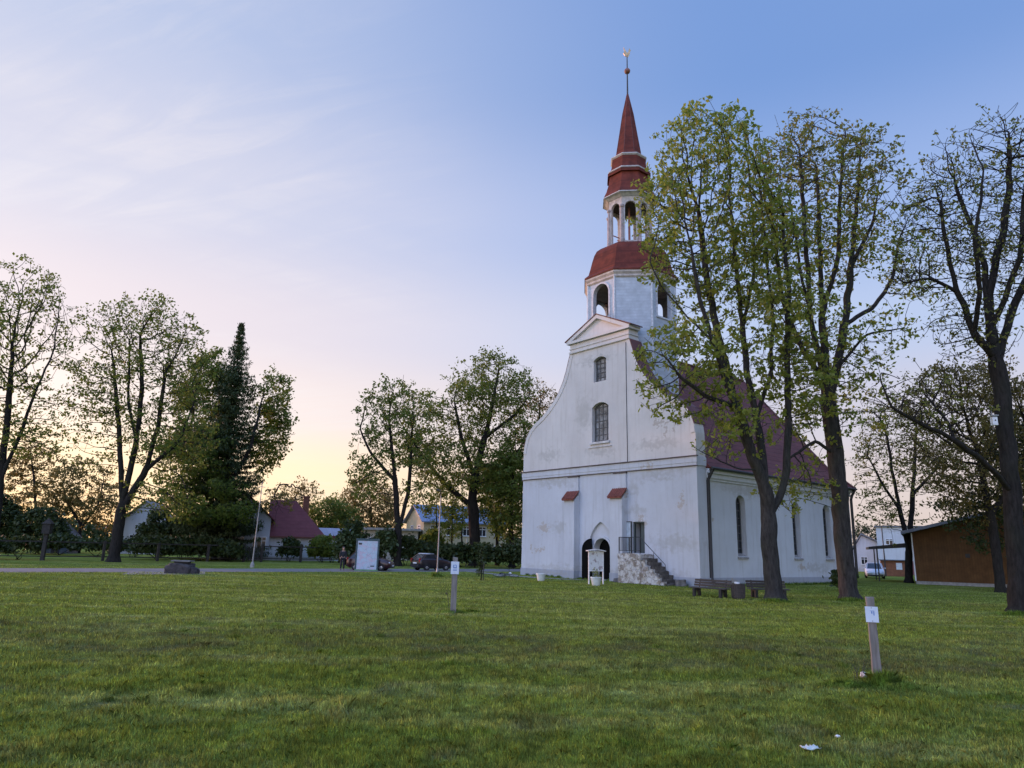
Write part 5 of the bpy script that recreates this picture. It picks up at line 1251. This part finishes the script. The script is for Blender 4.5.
# litter, stone, dead twigs
q_ = gpt(810, 755)
mb = MB(); nn_ = 7
vs = []; 
for i in range(nn_):
    for j in range(nn_):
        u, v = i / (nn_ - 1) - .5, j / (nn_ - 1) - .5
        vs.append((u * .17 * (1 - .35 * v), v * .13, .045 + .045 * mnoise.noise(Vector((u * 4, v * 4, 3))) + .05 * abs(u + .2) * (1 if u < -.1 else .4)))
fs = [(i * nn_ + j, (i + 1) * nn_ + j, (i + 1) * nn_ + j + 1, i * nn_ + j + 1) for i in range(nn_ - 1) for j in range(nn_ - 1)]
mb.add(vs, fs); o = mb.build('crumpled_paper', simple('crumpled_paper', (.55, .60, .56), .8, var=.08, bmp=.1), smooth='all'); o.location = tuple(q_ + np.array([0, 0, .02])); o.rotation_euler = (0, 0, .4)
md = o.modifiers.new('thick', 'SOLIDIFY'); md.thickness = .003
tag(o, 'crumpled pale paper scrap lying on the lawn at the bottom right', 'litter')
q_ = gpt(838, 741)
mb = MB(); mb.ball((0, 0, .05), .025, 6, 4, (1.3, .9, .6)); o = mb.build('paper_scrap', M['white']); o.location = tuple(q_); tag(o, 'tiny white scrap on the grass behind the crumpled paper', 'litter')
q_ = gpt(867, 683)
mb = MB(); rock(mb, (0, 0, .06), (.085, .075, .085), 9); rock(mb, (-.07, .03, .10), (.05, .05, .05), 4); o = mb.build('white_stone', simple('pale_lime_stone', (.62, .61, .61), .9, var=.3), smooth='all'); o.location = tuple(q_); o.rotation_euler = (.2, .3, .4); tag(o, 'pale white stone in the tall grass at the foot of the right sign post', 'stone')
q_ = gpt(859, 684)
mb = MB(); rg = random.Random(4)
for k in range(5):
    a = rg.uniform(-.25, .25); mb.tube([(k * .025 - .05, 0, 0), (k * .03 - .05 + a * .1, .01, .16), (k * .03 - .05 + a * .45, .02, rg.uniform(.25, .42))], [.005, .004, .002], 4)
    mb.tube([(k * .03 - .05 + a * .1, .01, .16), (k * .03 - .05 + a * .1 + .06, .03, .27)], [.003, .0015], 4)
o = mb.build('dead_weed', M['wood_dark']); o.location = tuple(q_); tag(o, 'dry brown weed stalks left of the right sign post', 'weed')
q_ = gpt(449, 612)
mb = MB(); mb.tube([(0, 0, 0), (-.03, 0, .35), (-.10, .02, .62), (-.16, 0, .80)], [.009, .007, .005, .003], 5); mb.tube([(-.06, 0, .5), (-.13, 0, .58)], [.005, .02], 4); mb.tube([(-.1, .02, .62), (-.06, 0, .74)], [.004, .002], 4)
o = mb.build('dead_weed', M['wood_dark']); o.location = tuple(q_); tag(o, 'single dry stalk leaning beside the middle sign post', 'weed')
# sapling
q_ = gpt(481, 580.5); sp = thing('sapling', 'small dark staked sapling on the lawn left of the lying bicycle', 'tree', q_)
mb = MB(); mb.tube([(0, 0, 0), (.03, 0, .7), (-.05, 0, 1.5), (-.08, 0, 2.2)], [.04, .035, .025, .012], 6); mb.tube([(.0, 0, 1.3), (.25, 0, 1.9)], [.014, .006], 5); mb.tube([(0, 0, 1.0), (-.3, 0, 1.6)], [.014, .006], 5); mb.build('trunk', M['barkd'], sp)
mb = MB(); mb.box(.10, .16, -.03, .03, 0, 1.1); mb.build('stake', M['wood_dark'], sp)
nr = np.random.default_rng(6); C_ = np.array([(nr.normal(-.02, .10), nr.normal(0, .1), z) for z in np.concatenate([nr.uniform(.35, 1.25, 26), nr.uniform(1.2, 2.3, 16)])]); me = quads_mesh('crown', leaf_cloud(nr, C_, 7, .09, .10), M['deep']); o = bpy.data.objects.new('crown', me); COL.objects.link(o); o.parent = sp

# ------------------------------------------------------------------ benches, bin, planters, notice board
def bench(label, pL, pR):
    c_ = (pL + pR) / 2; d_ = pR - pL; L_ = float(np.linalg.norm(d_[:2])); L_ = max(1.75, min(L_, 1.95))
    rz = math.atan2(d_[1], d_[0]); r_ = thing('park_bench', label, 'bench', c_, rz, 'slatted benches along the church wall')
    mb = MB()
    for k in range(4): mb.box(-L_ / 2, L_ / 2, -.26 + k * .125, -.26 + k * .125 + .10, .38 + .006 * k, .42 + .006 * k)
    mb.build('seat', M['wood_dark'], r_, bevel=.008)
    mb = MB()
    for k in range(3): y = .27 + .045 * k; z = .46 + k * .115; mb.bar((-L_ / 2, y, z + .05), (L_ / 2, y, z + .05), .035, .098)
    mb.build('backrest', M['wood_dark'], r_, bevel=.008)
    for sx_ in (-1, 1):
        x = sx_ * (L_ / 2 - .28); mb = MB()
        mb.prism([(-.26, 0), (-.14, 0), (-.06, .3), (.12, .3), (.20, 0), (.32, 0), (.28, .375), (-.26, .375)], lambda u, v: (x - .06, u, v), lambda u, v: (x + .06, u, v)); mb.bar((x, .26, .4), (x, .40, .80), .05, .05); mb.build('leg', M['wood_black'], r_)
    return r_
bench('slatted dark bench by the downpipe, nearest the stone stairs', gpt(690, 595.5), gpt(730, 598.5))
bench('slatted dark bench standing behind the big maple trunk', gpt(746, 597.5), gpt(792, 598.5))
q_ = gpt(738.5, 599); bn = thing('litter_bin', 'dark round litter bin between the two benches', 'bin', q_)
mb = MB(); mb.lathe([(.24, 0), (.26, .05), (.29, .62), (.31, .62), (.31, .68), (.27, .68), (.25, .1)], 16)
for k in range(16): a = k * math.pi / 8; mb.bar((.275 * math.cos(a), .275 * math.sin(a), .06), (.305 * math.cos(a), .305 * math.sin(a), .62), .05, .02)
mb.build('basket', M['wood_dark'], bn); mb = MB(); mb.lathe([(.25, .60), (.25, .66), (.01, .645)], 12); mb.build('liner', M['dark'], bn)
mb = MB(); rough_block(mb, -.14, .05, -.1, .1, .6, .74, j=.05); mb.build('bag', M['white'], bn, smooth='all')
def planter(label, q, k=1.0):
    r_ = thing('planter', label, 'planter', q, 0, 'white planters in front of the church')
    mb = MB(); mb.lathe([(.22 * k, 0), (.24 * k, .03), (.32 * k, .42 * k), (.35 * k, .44 * k), (.35 * k, .52 * k), (.30 * k, .52 * k), (.28 * k, .40 * k)], 18); mb.build('pot', M['pot'], r_, smooth=True)
    mb = MB(); mb.lathe([(.005, .43 * k), (.29 * k, .42 * k)], 14); mb.build('soil', simple('dark_soil', (.03, .025, .02), .95), r_)
    return r_
M['pot'] = simple('white_planter', (.58, .63, .65), .6, var=.15)
pl1 = planter('white round planter on the grass near the left corner of the church', gpt(541, 581.0), .92)
q_ = gpt(595.5, 585.5); q2 = q_
pl2 = planter('white round planter below the notice board at the church door', q_ - np.array([0, .25, 0]), .95)
nr = np.random.default_rng(8); C_ = np.array([(nr.normal(0, .1), nr.normal(0, .1), .62 + nr.uniform(-.15, .35)) for _ in range(26)]); me = quads_mesh('plant', leaf_cloud(nr, C_, 6, .07, .06), M['lime']); o = bpy.data.objects.new('plant', me); COL.objects.link(o); o.parent = pl2
nb = thing('notice_board', 'white framed notice board with small gabled roof in front of the church door', 'notice board', gpt(596, 584.3), R(14))
for sx_ in (-1, 1): mb = MB(); mb.box(sx_ * .46 - .035, sx_ * .46 + .035, -.035, .035, 0, 1.95); mb.build('post', M['white'], nb, bevel=.008)
m, nt, b = new_mat('notice_panel'); co = objco(nt); n1 = noise(nt, co, 2.6, 2); n2 = noise(nt, objco(nt, (1, 1, 5)), 9, 3)
col = mix(nt, ramp(nt, n1, [(.56, 0.0), (.6, 1.0)]), (.60, .62, .64), (.30, .26, .27)); col = mix(nt, math_(nt, 'MULTIPLY', ramp(nt, n2, [(.5, 0.0), (.6, 1.0)]), .25), col, (.3, .3, .32)); nt.links.new(col, b.inputs['Base Color']); b.inputs['Roughness'].default_value = .4
mb = MB(); mb.box(-.42, .42, -.02, .02, .82, 1.9); mb.build('panel', m, nb)
mb = MB()
for z in (.77, 1.9): mb.cut().box(-.42, .42, -.03, .03, z, z + .05)
build_each(mb, 'rail', M['white'], nb)
mb = MB(); mb.prism([(-.58, 1.95), (0, 2.04), (.58, 1.95), (.58, 2.0), (0, 2.10), (-.58, 2.0)], lambda u, v: (u, -.22, v), lambda u, v: (u, .22, v)); mb.build('roof', M['trim'], nb)

# information board with a town map
ib = thing('information_board', 'large upright town map board with dark teal frame in front of the parked car', 'board', gpt(366, 571.0), R(4))
m, nt, b = new_mat('map_print'); co = objco(nt); n1 = noise(nt, co, 3.2, 6, .6, 1.0); n2 = noise(nt, co, 9, 2); vo = nd(nt, 'ShaderNodeTexVoronoi', feature='DISTANCE_TO_EDGE'); vo.inputs['Scale'].default_value = 2.6; nt.links.new(co, vo.inputs['Vector'])
col = mix(nt, ramp(nt, n1, [(.45, 0.0), (.62, .8)]), (.36, .48, .58), (.48, .36, .46)); col = mix(nt, ramp(nt, vo.outputs['Distance'], [(.0, .7), (.03, 0.0)]), col, (.20, .24, .34)); nt.links.new(col, b.inputs['Base Color']); b.inputs['Roughness'].default_value = .35
mb = MB(); mb.box(-.77, .77, -.03, .0, .12, 2.28); mp = mb.build('map_panel', m, ib)
mb = MB(); mb.box(.3, .6, -.034, -.031, .33, .42); mb.box(.08, .28, -.034, -.031, .28, .31); mb.box(-.7, -.45, -.034, -.031, 1.98, 2.12); mb.build('map_legend', M['iron'], mp)
FR = simple('dark_teal_paint', (.022, .06, .075), .5)
mb = MB(); mb.box(-.9, -.775, -.06, .06, .12, 2.45); mb.box(.775, .9, -.06, .06, .12, 2.45); mb.box(-.775, .775, -.055, .06, 2.29, 2.449); mb.build('frame', FR, ib, bevel=.01)
mb = MB(); mb.box(-.9, .9, -.05, .05, .02, .115); mb.build('base_rail', simple('green_rail', (.12, .26, .14), .6), ib)
mb = MB(); mb.box(-.77, .77, .01, .03, .12, 2.28); mb.build('back_panel', FR, ib)
for sx_ in (-1, 1): mb = MB(); mb.box(sx_ * .7 - .05, sx_ * .7 + .05, -.04, .04, 0, .06); mb.build('leg', FR, ib)

# ------------------------------------------------------------------ cars
def car(label, loc, rz, paint, L_=3.9, W_=1.66, H_=1.48, roof_sheen=None):
    r_ = thing('parked_car', label, 'car', loc, rz)
    hl, hwid = L_ / 2, W_ / 2
    def ring(x, hwd, zb, zs, zt, ins):   # body cross-section, half symmetrical
        pr = [(hwd * .86, zb), (hwd * .98, zb + .12), (hwd, (zb + zs) / 2), (hwd * .985, zs), (hwd - ins, zt)]
        return [(x, y, z) for y, z in pr] + [(x, -y, z) for y, z in reversed(pr)]
    st = [(-hl, .80, .40, .62, .70, .10), (-hl + .05, .92, .28, .78, .90, .06), (-hl + .25, .98, .20, .84, .96, .05), (-hl + .9, 1, .18, .86, .97, .05), (.2, 1, .18, .85, .96, .05), (hl - 1.15, 1, .18, .83, .95, .06), (hl - .7, .985, .18, .78, .90, .10), (hl - .3, .95, .20, .68, .80, .14), (hl - .08, .88, .25, .56, .66, .16), (hl, .78, .34, .48, .54, .14)]
    mb = MB(); mb.loft([ring(x, hwid * k, a, b_, c_, i_) for x, k, a, b_, c_, i_ in st]); mb.build('body', paint, r_, smooth='all')
    # cabin: dark glass volume, painted roof, pillars
    zb = .94; zr = H_ - .05
    base = [(-hl + .12, .86), (-hl + .35, .93), (0, .94), (hl - 1.35, .92), (hl - .95, .80)]
    topo = [(-hl + .60, .68), (-hl + .80, .74), (-.25, .76), (hl - 2.15, .73), (hl - 1.98, .66)]
    def loop(ps, z, f=1.0): return [(x, y * hwid * f, z) for x, y in ps] + [(x, -y * hwid * f, z) for x, y in reversed(ps)]
    mb = MB(); mb.loft([loop(base, zb - .03), loop(topo, zr)]); mb.build('window', M['glass'], r_, smooth=False)
    mb = MB(); mb.loft([loop([(x * 1.0, y * 1.03) for x, y in topo], zr - .02), loop([(x * .98, y * .97) for x, y in topo], zr + .04), loop([(x * .92, y * .8) for x, y in topo], zr + .065)]); mb.build('roof', roof_sheen or paint, r_, smooth='all')
    mb = MB()
    for sy in (-1, 1):
        for k in (0, 2, 4):
            p, q = base[k], topo[k]; mb.cut().bar((p[0], sy * p[1] * hwid * 1.0, zb - .02), (q[0], sy * q[1] * hwid * 1.01, zr), .09 if k != 4 else .06, .05)
    build_each(mb, 'pillar', paint, r_)
    for x in (-hl + .72, hl - .78):
        for sy in (-1, 1):
            mb = MB(); y = sy * (hwid - .09)
            pr = [(.17, -.10), (.285, -.09), (.30, -.05), (.30, .05), (.285, .09), (.17, .10)]
            rings = [[(x + q * math.cos(a), y + w_, .30 + q * math.sin(a)) for q, w_ in pr] for a in np.linspace(0, 2 * math.pi, 21)[:-1]]
            mb.loft(rings + [rings[0]], False, False); w = mb.build('wheel', M['tyre'], r_, smooth=True)
            mb = MB(); mb.lathe([(.18, -.05), (.185, .02), (.05, .05), (.03, .06)], 14); mb.v = [(x + a, y + sy * (c_ + .03), .30 + b_) for a, b_, c_ in mb.v]; mb.build('rim', M['rim'], w, smooth=True)
    for sy in (-1, 1):
        mb = MB(); mb.ball((hl - .16, sy * hwid * .68, .62), .15, 8, 6, (.7, 1.2, .55)); mb.build('headlight', M['lens'], r_, smooth=True)
        mb = MB(); mb.box(-hl + .0, -hl + .16, sy * hwid * .80 - .07, sy * hwid * .80 + .07, .68, 1.0); mb.build('tail_light', M['redlens'], r_, bevel=.02)
        mb = MB(); mb.ball((hl - 1.28, sy * (hwid + .09), 1.0), .09, 8, 6, (.6, 1, .8)); mb.build('mirror', paint, r_, smooth=True)
    mb = MB(); mb.box(-hl - .03, -hl + .02, -.26, .26, .56, .67); mb.build('number_plate', M['white'], r_)
    mb = MB(); mb.box(hl - .04, hl + .03, -.26, .26, .36, .47); mb.build('number_plate', M['white'], r_)
    mb = MB(); mb.box(-hl - .04, -hl + .2, -hwid * .85, hwid * .85, .30, .48); mb.cut().box(hl - .2, hl + .015, -hwid * .8, hwid * .8, .24, .36); build_each(mb, 'bumper', M['tyre'], r_, bevel=.03)
    return r_
M['lens'] = simple('clear_lens', (.55, .56, .58), .1, bmp=0); M['redlens'] = simple('red_lens', (.30, .02, .02), .15, bmp=0)
def paint(name, c): 
    m, nt, b = new_mat(name); b.inputs['Base Color'].default_value = (*c, 1); b.inputs['Roughness'].default_value = .28; b.inputs['Coat Weight'].default_value = .25; b.inputs['Coat Roughness'].default_value = .05; return m
cA = road_pt(0, 0) * 0 + gpt(367, 570.8) + np.array([.1, .9, 0])
car('dark maroon car parked behind the town map board', cA, R(-4), paint('maroon_paint', (.030, .006, .009)), 3.55, 1.62, 1.48)
car('dark purple-black hatchback with sky sheen painted on the roof parked at the road edge', gpt(429, 570.8) + np.array([.1, 1.2, 0]), R(40), paint('aubergine_paint', (.012, .007, .011)), 3.45, 1.58, 1.40, simple('sky_sheen_roof', (.46, .46, .48), .3, bmp=0))  # pale roof colour carries the sky's reflection
car('white car parked under the far canopy at the right', at(875, 580, 74), R(-115), paint('white_car_paint', (.60, .62, .66)), 4.2, 1.75, 1.5)

# ------------------------------------------------------------------ bicycle lying on the grass
bk = thing('bicycle', 'bicycle lying on its side on the grass left of the church', 'bicycle', gpt(506, 578), R(12))
def lay(p): return (p[0], p[2] * .94 - .3, .10 + p[1] + p[2] * .20)     # tipped over onto the ground
def btube(mb, pts, r): mb.tube([lay(p) for p in pts], r, 6)
for cx_ in (-.55, .55):
    mb = MB(); btube(mb, [(cx_ + .33 * math.cos(a), 0, .33 + .33 * math.sin(a)) for a in np.linspace(0, 2 * math.pi, 22)], .022); w = mb.build('wheel', M['tyre'], bk)
    mb = MB(); btube(mb, [(cx_ + .305 * math.cos(a), 0, .33 + .305 * math.sin(a)) for a in np.linspace(0, 2 * math.pi, 22)], .010)
    for a in np.linspace(0, math.pi, 9)[:-1]: btube(mb, [(cx_ + .3 * math.cos(a), 0, .33 + .3 * math.sin(a)), (cx_ - .3 * math.cos(a), 0, .33 - .3 * math.sin(a))], .004)
    mb.build('rim', M['rim'], w)
mb = MB()
for a, b_ in (((-.55, 0, .33), (-.08, 0, .32)), ((-.08, 0, .32), (-.22, 0, .86)), ((-.22, 0, .80), (.36, 0, .82)), ((-.08, 0, .32), (.38, 0, .74)), ((-.55, 0, .33), (-.21, 0, .78)), ((.34, 0, .95), (.42, 0, .62)), ((.42, 0, .62), (.55, 0, .33))): btube(mb, [a, b_], .024)
mb.build('frame', simple('dark_bike_paint', (.06, .07, .09), .4), bk)
mb = MB(); btube(mb, [(.34, -.28, 1.03), (.36, -.05, .97), (.34, 0, .95), (.36, .05, .97), (.34, .28, 1.03)], .015); mb.build('handlebar', M['iron'], bk)
mb = MB(); c_ = lay((-.24, 0, .90)); mb.ball(c_, .12, 8, 6, (1.1, .5, .45)); mb.build('saddle', M['tyre'], bk)
mb = MB(); btube(mb, [(-.08, -.1, .32), (-.08, .1, .32)], .05); btube(mb, [(-.08, .08, .32), (.08, .1, .26)], .014); btube(mb, [(-.08, -.08, .32), (-.24, -.1, .38)], .014); mb.build('crank', M['iron'], bk)
mb = MB(); mb.ball(lay((.42, 0, .98)), .09, 8, 6, (1.2, .8, .8)); mb.build('basket', M['white'], bk)

# ------------------------------------------------------------------ person beside the maroon car
def skinned(name, joints, edges, radii, mat, parent, root=0, sub=2):
    me = bpy.data.meshes.new('tmp'); me.from_pydata(joints, edges, []); ob = bpy.data.objects.new('tmp', me); COL.objects.link(ob)
    md = ob.modifiers.new('skin', 'SKIN'); sk_ = me.skin_vertices[0].data if me.skin_vertices else None
    if sk_ is None:
        bm = bmesh.new(); bm.from_mesh(me); bm.verts.layers.skin.verify(); bm.to_mesh(me); bm.free(); sk_ = me.skin_vertices[0].data
    for i, r_ in enumerate(radii): sk_[i].radius = (r_, r_) if not hasattr(r_, '__len__') else r_; sk_[i].use_root = (i == root)
    sd = ob.modifiers.new('sub', 'SUBSURF'); sd.levels = sd.render_levels = sub
    dg = bpy.context.evaluated_depsgraph_get(); dg.update(); m2 = bpy.data.meshes.new_from_object(ob.evaluated_get(dg))
    bpy.data.objects.remove(ob); bpy.data.meshes.remove(me)
    m2.name = name; m2.materials.clear(); m2.materials.append(mat); m2.polygons.foreach_set('use_smooth', [True] * len(m2.polygons))
    o = bpy.data.objects.new(name, m2); COL.objects.link(o); o.parent = parent; return o
pe = thing('person', 'person in dark clothes standing at the rear of the maroon car', 'person', gpt(342, 570.3), R(20))
J = [(0, 0, .95), (0, 0, 1.12), (0, .0, 1.34), (0, 0, 1.48), (0, -.01, 1.55), (0, -.02, 1.66), (0, -.02, 1.75),
     (.17, 0, 1.42), (.23, .02, 1.17), (.24, -.06, .93), (.24, -.09, .84), (-.17, 0, 1.42), (-.24, .02, 1.17), (-.22, -.1, .95), (-.2, -.15, .87),
     (.09, 0, .90), (.10, -.02, .50), (.11, .02, .09), (.12, -.12, .045), (-.09, 0, .90), (-.11, -.02, .50), (-.13, .02, .09), (-.14, -.12, .045)]
Ed = [(0, 1), (1, 2), (2, 3), (3, 4), (4, 5), (5, 6), (2, 7), (7, 8), (8, 9), (9, 10), (2, 11), (11, 12), (12, 13), (13, 14), (0, 15), (15, 16), (16, 17), (17, 18), (0, 19), (19, 20), (20, 21), (21, 22)]
Rr = [(.15, .11), (.135, .10), (.15, .11), (.07, .07), (.055, .055), (.088, .10), (.07, .085), .065, .048, .036, .035, .065, .048, .036, .035, .085, .06, .042, .04, .085, .06, .042, .04]
body = skinned('body', J, Ed, Rr, M['skin'], pe)
J2 = [(x, y, z) for x, y, z in J]
top_i = [0, 1, 2, 7, 8, 9, 11, 12, 13]; mp_ = {k: i for i, k in enumerate(top_i)}
skinned('jacket', [J[k] for k in top_i], [(mp_[a], mp_[b_]) for a, b_ in Ed if a in mp_ and b_ in mp_], [(Rr[k] + .022 if not hasattr(Rr[k], '__len__') else (Rr[k][0] + .022, Rr[k][1] + .022)) for k in top_i], M['cloth'], pe)
leg_i = [0, 15, 16, 17, 19, 20, 21]; mp_ = {k: i for i, k in enumerate(leg_i)}
skinned('trousers', [J[k] for k in leg_i], [(mp_[a], mp_[b_]) for a, b_ in Ed if a in mp_ and b_ in mp_], [(Rr[k] + .02 if not hasattr(Rr[k], '__len__') else (Rr[k][0] + .015, Rr[k][1] + .015)) for k in leg_i], simple('dark_trousers', (.014, .015, .02), .9), pe)
mb = MB(); mb.ball((0, .01, 1.70), .108, 12, 8, (.95, 1.05, 1.0)); mb.v = [v for v in mb.v]; hair = mb.build('hair', M['cloth'], pe, smooth=True)
hair.location = (0, .02, .02)
mb = MB()
for sx_ in (-1, 1): mb.cut().ball((sx_ * .12, -.09, .045), .06, 8, 6, (.8, 1.8, .75))
build_each(mb, 'shoe', M['tyre'], pe, smooth=True)
# nest box on the right tree
tb = dpt(994, 421, 28.35)
nbx = thing('nest_box', 'small white nest box hanging on the dark tree trunk at the right', 'nest box', tb)
mb = MB(); mb.box(-.10, .10, -.09, .09, -.18, .16); mb.build('box', M['white'], nbx, bevel=.01)
mb = MB(); mb.prism([(-.13, .17), (.13, .17), (.13, .2), (-.13, .2)], lambda u, v: (u, -.13, v + .04), lambda u, v: (u, .13, v)); mb.build('lid', M['trim'], nbx)
mb = MB(); mb.tube([(0, -.092, .02), (0, -.10, .02)], .028, 10); mb.build('entrance_hole', M['dark'], nbx); mb = MB(); mb.bar((0, .1, -.35), (0, .1, .45), .05, .03); mb.build('mounting_batten', M['wood_grey'], nbx)

# ------------------------------------------------------------------ grass blades on the lawn
def blades(nr, x, y, z, h, w, lean=.45):
    n = len(x); a = nr.uniform(0, 2 * np.pi, n); la = nr.uniform(0, 2 * np.pi, n); ll = np.abs(nr.normal(0, lean, n)) * h
    dx, dy = np.cos(a) * w / 2, np.sin(a) * w / 2
    lx, ly = np.cos(la) * ll, np.sin(la) * ll
    V = np.empty((n, 5, 3))
    V[:, 0] = np.stack([x - dx, y - dy, z], 1); V[:, 1] = np.stack([x + dx, y + dy, z], 1)
    V[:, 2] = np.stack([x + lx * .4 + dx * .75, y + ly * .4 + dy * .75, z + h * .6], 1); V[:, 4] = np.stack([x + lx * .4 - dx * .75, y + ly * .4 - dy * .75, z + h * .6], 1)
    V[:, 3] = np.stack([x + lx, y + ly, z + h * (1 - .25 * np.minimum(1, (ll / h) ** 2))], 1)
    return V.reshape(-1, 3)
nr = np.random.default_rng(1234)
NB = 760000
th = nr.uniform(-.80, .80, NB); u_ = nr.uniform(0, 1, NB)
r0, r1 = 4.6, 72.0
rad = r0 * (r1 / r0) ** (u_ ** 1.18)
x = rad * np.sin(th); y = rad * np.cos(th)
s_rd = (x - RC[0]) * RN[0] + (y - RC[1]) * RN[1]; lx_ = (x - CH_O[0]) * E_AX[0] + (y - CH_O[1]) * E_AX[1]; ly_ = (x - CH_O[0]) * D_AX[0] + (y - CH_O[1]) * D_AX[1]
ok_ = ~((s_rd > -3.1) & (s_rd < 2.8)) & ~((lx_ > -.1) & (lx_ < 26) & (ly_ > -.05) & (ly_ < 17)) & ~((lx_ > -3.2) & (lx_ < -.4) & (ly_ > 8.5) & (ly_ < 20) & (np.abs(lx_ + 1.6 + .9 * np.clip((ly_ - 8.5) / 3, 0, 1)) < .6))
x, y, rad = x[ok_], y[ok_], rad[ok_]; NB = len(x)
cl = np.array([mnoise.noise(Vector((a * 1.3, b_ * 1.3, 0))) + .6 * mnoise.noise(Vector((a * 4.1, b_ * 4.1, 5))) for a, b_ in zip(x[::1], y[::1])])
h = (.050 + .030 * np.clip(cl, -1, 1.2)) * nr.uniform(.6, 1.5, NB); h = h * (1 + .8 * np.clip(cl - .35, 0, 1)); h = np.maximum(h, .012) * np.clip((78 - rad) / 30, .2, 1)
z = np.array([gz(a, b_) for a, b_ in zip(x, y)]) - .004
w = .0055 * (rad / 6.0) ** .7
me = quads_mesh('lawn_grass', blades(nr, x, y, z, h, w, .55), M['blade'], 5); o = bpy.data.objects.new('lawn_grass', me); COL.objects.link(o); tag(o, kind='stuff')
def tuft(c, rx, ry, n, hm, seed, w=.008):
    q = np.random.default_rng(seed); X = np.clip(q.normal(0, .5, n), -1.3, 1.3); Y_ = np.clip(q.normal(0, .5, n), -1.3, 1.3)
    hh = hm * np.exp(-(X ** 2 + Y_ ** 2) * 1.2) * q.uniform(.45, 1.15, n) + .03
    return blades(q, c[0] + X * rx, c[1] + Y_ * ry, np.full(n, gz(c[0], c[1]) - .01), hh, np.full(n, w), .55)
VV = [tuft(gpt(883, 686), .42, .22, 2000, .26, 1), tuft(gpt(845, 686), .42, .2, 1600, .14, 2), tuft(gpt(900, 690), .35, .2, 1200, .12, 9),
      tuft(gpt(452, 613), .55, .25, 800, .12, 3, .012), tuft(gpt(437, 577), .42, .3, 900, .38, 4, .02), tuft(gpt(470, 612), .5, .2, 500, .10, 5, .012)]
qr = np.random.default_rng(77)
for k in range(70):
    a_, r_ = qr.uniform(-.75, .75), qr.uniform(5, 20); VV.append(tuft((r_ * math.sin(a_), r_ * math.cos(a_)), qr.uniform(.08, .22), qr.uniform(.06, .16), 130, qr.uniform(.05, .11), 300 + k, .006))
for k in range(26): VV.append(tuft(chw(-.12, 1.0 + .6 * k + .2 * math.sin(k)), .3, .3, 160, .18, 20 + k, .015))
for k in range(34): VV.append(tuft(chw(1.5 + .55 * k, -.12), .3, .25, 160, .26, 60 + k, .015))
for k, (px_, py_) in enumerate(((775, 602), (850, 601), (1018, 615))): VV.append(tuft(gpt(px_, py_), .9, .8, 900, .2, 110 + k, .015))
me = quads_mesh('grass_tufts', np.concatenate(VV), M['blade_dark'], 5); o = bpy.data.objects.new('grass_tufts', me); COL.objects.link(o); tag(o, kind='stuff')
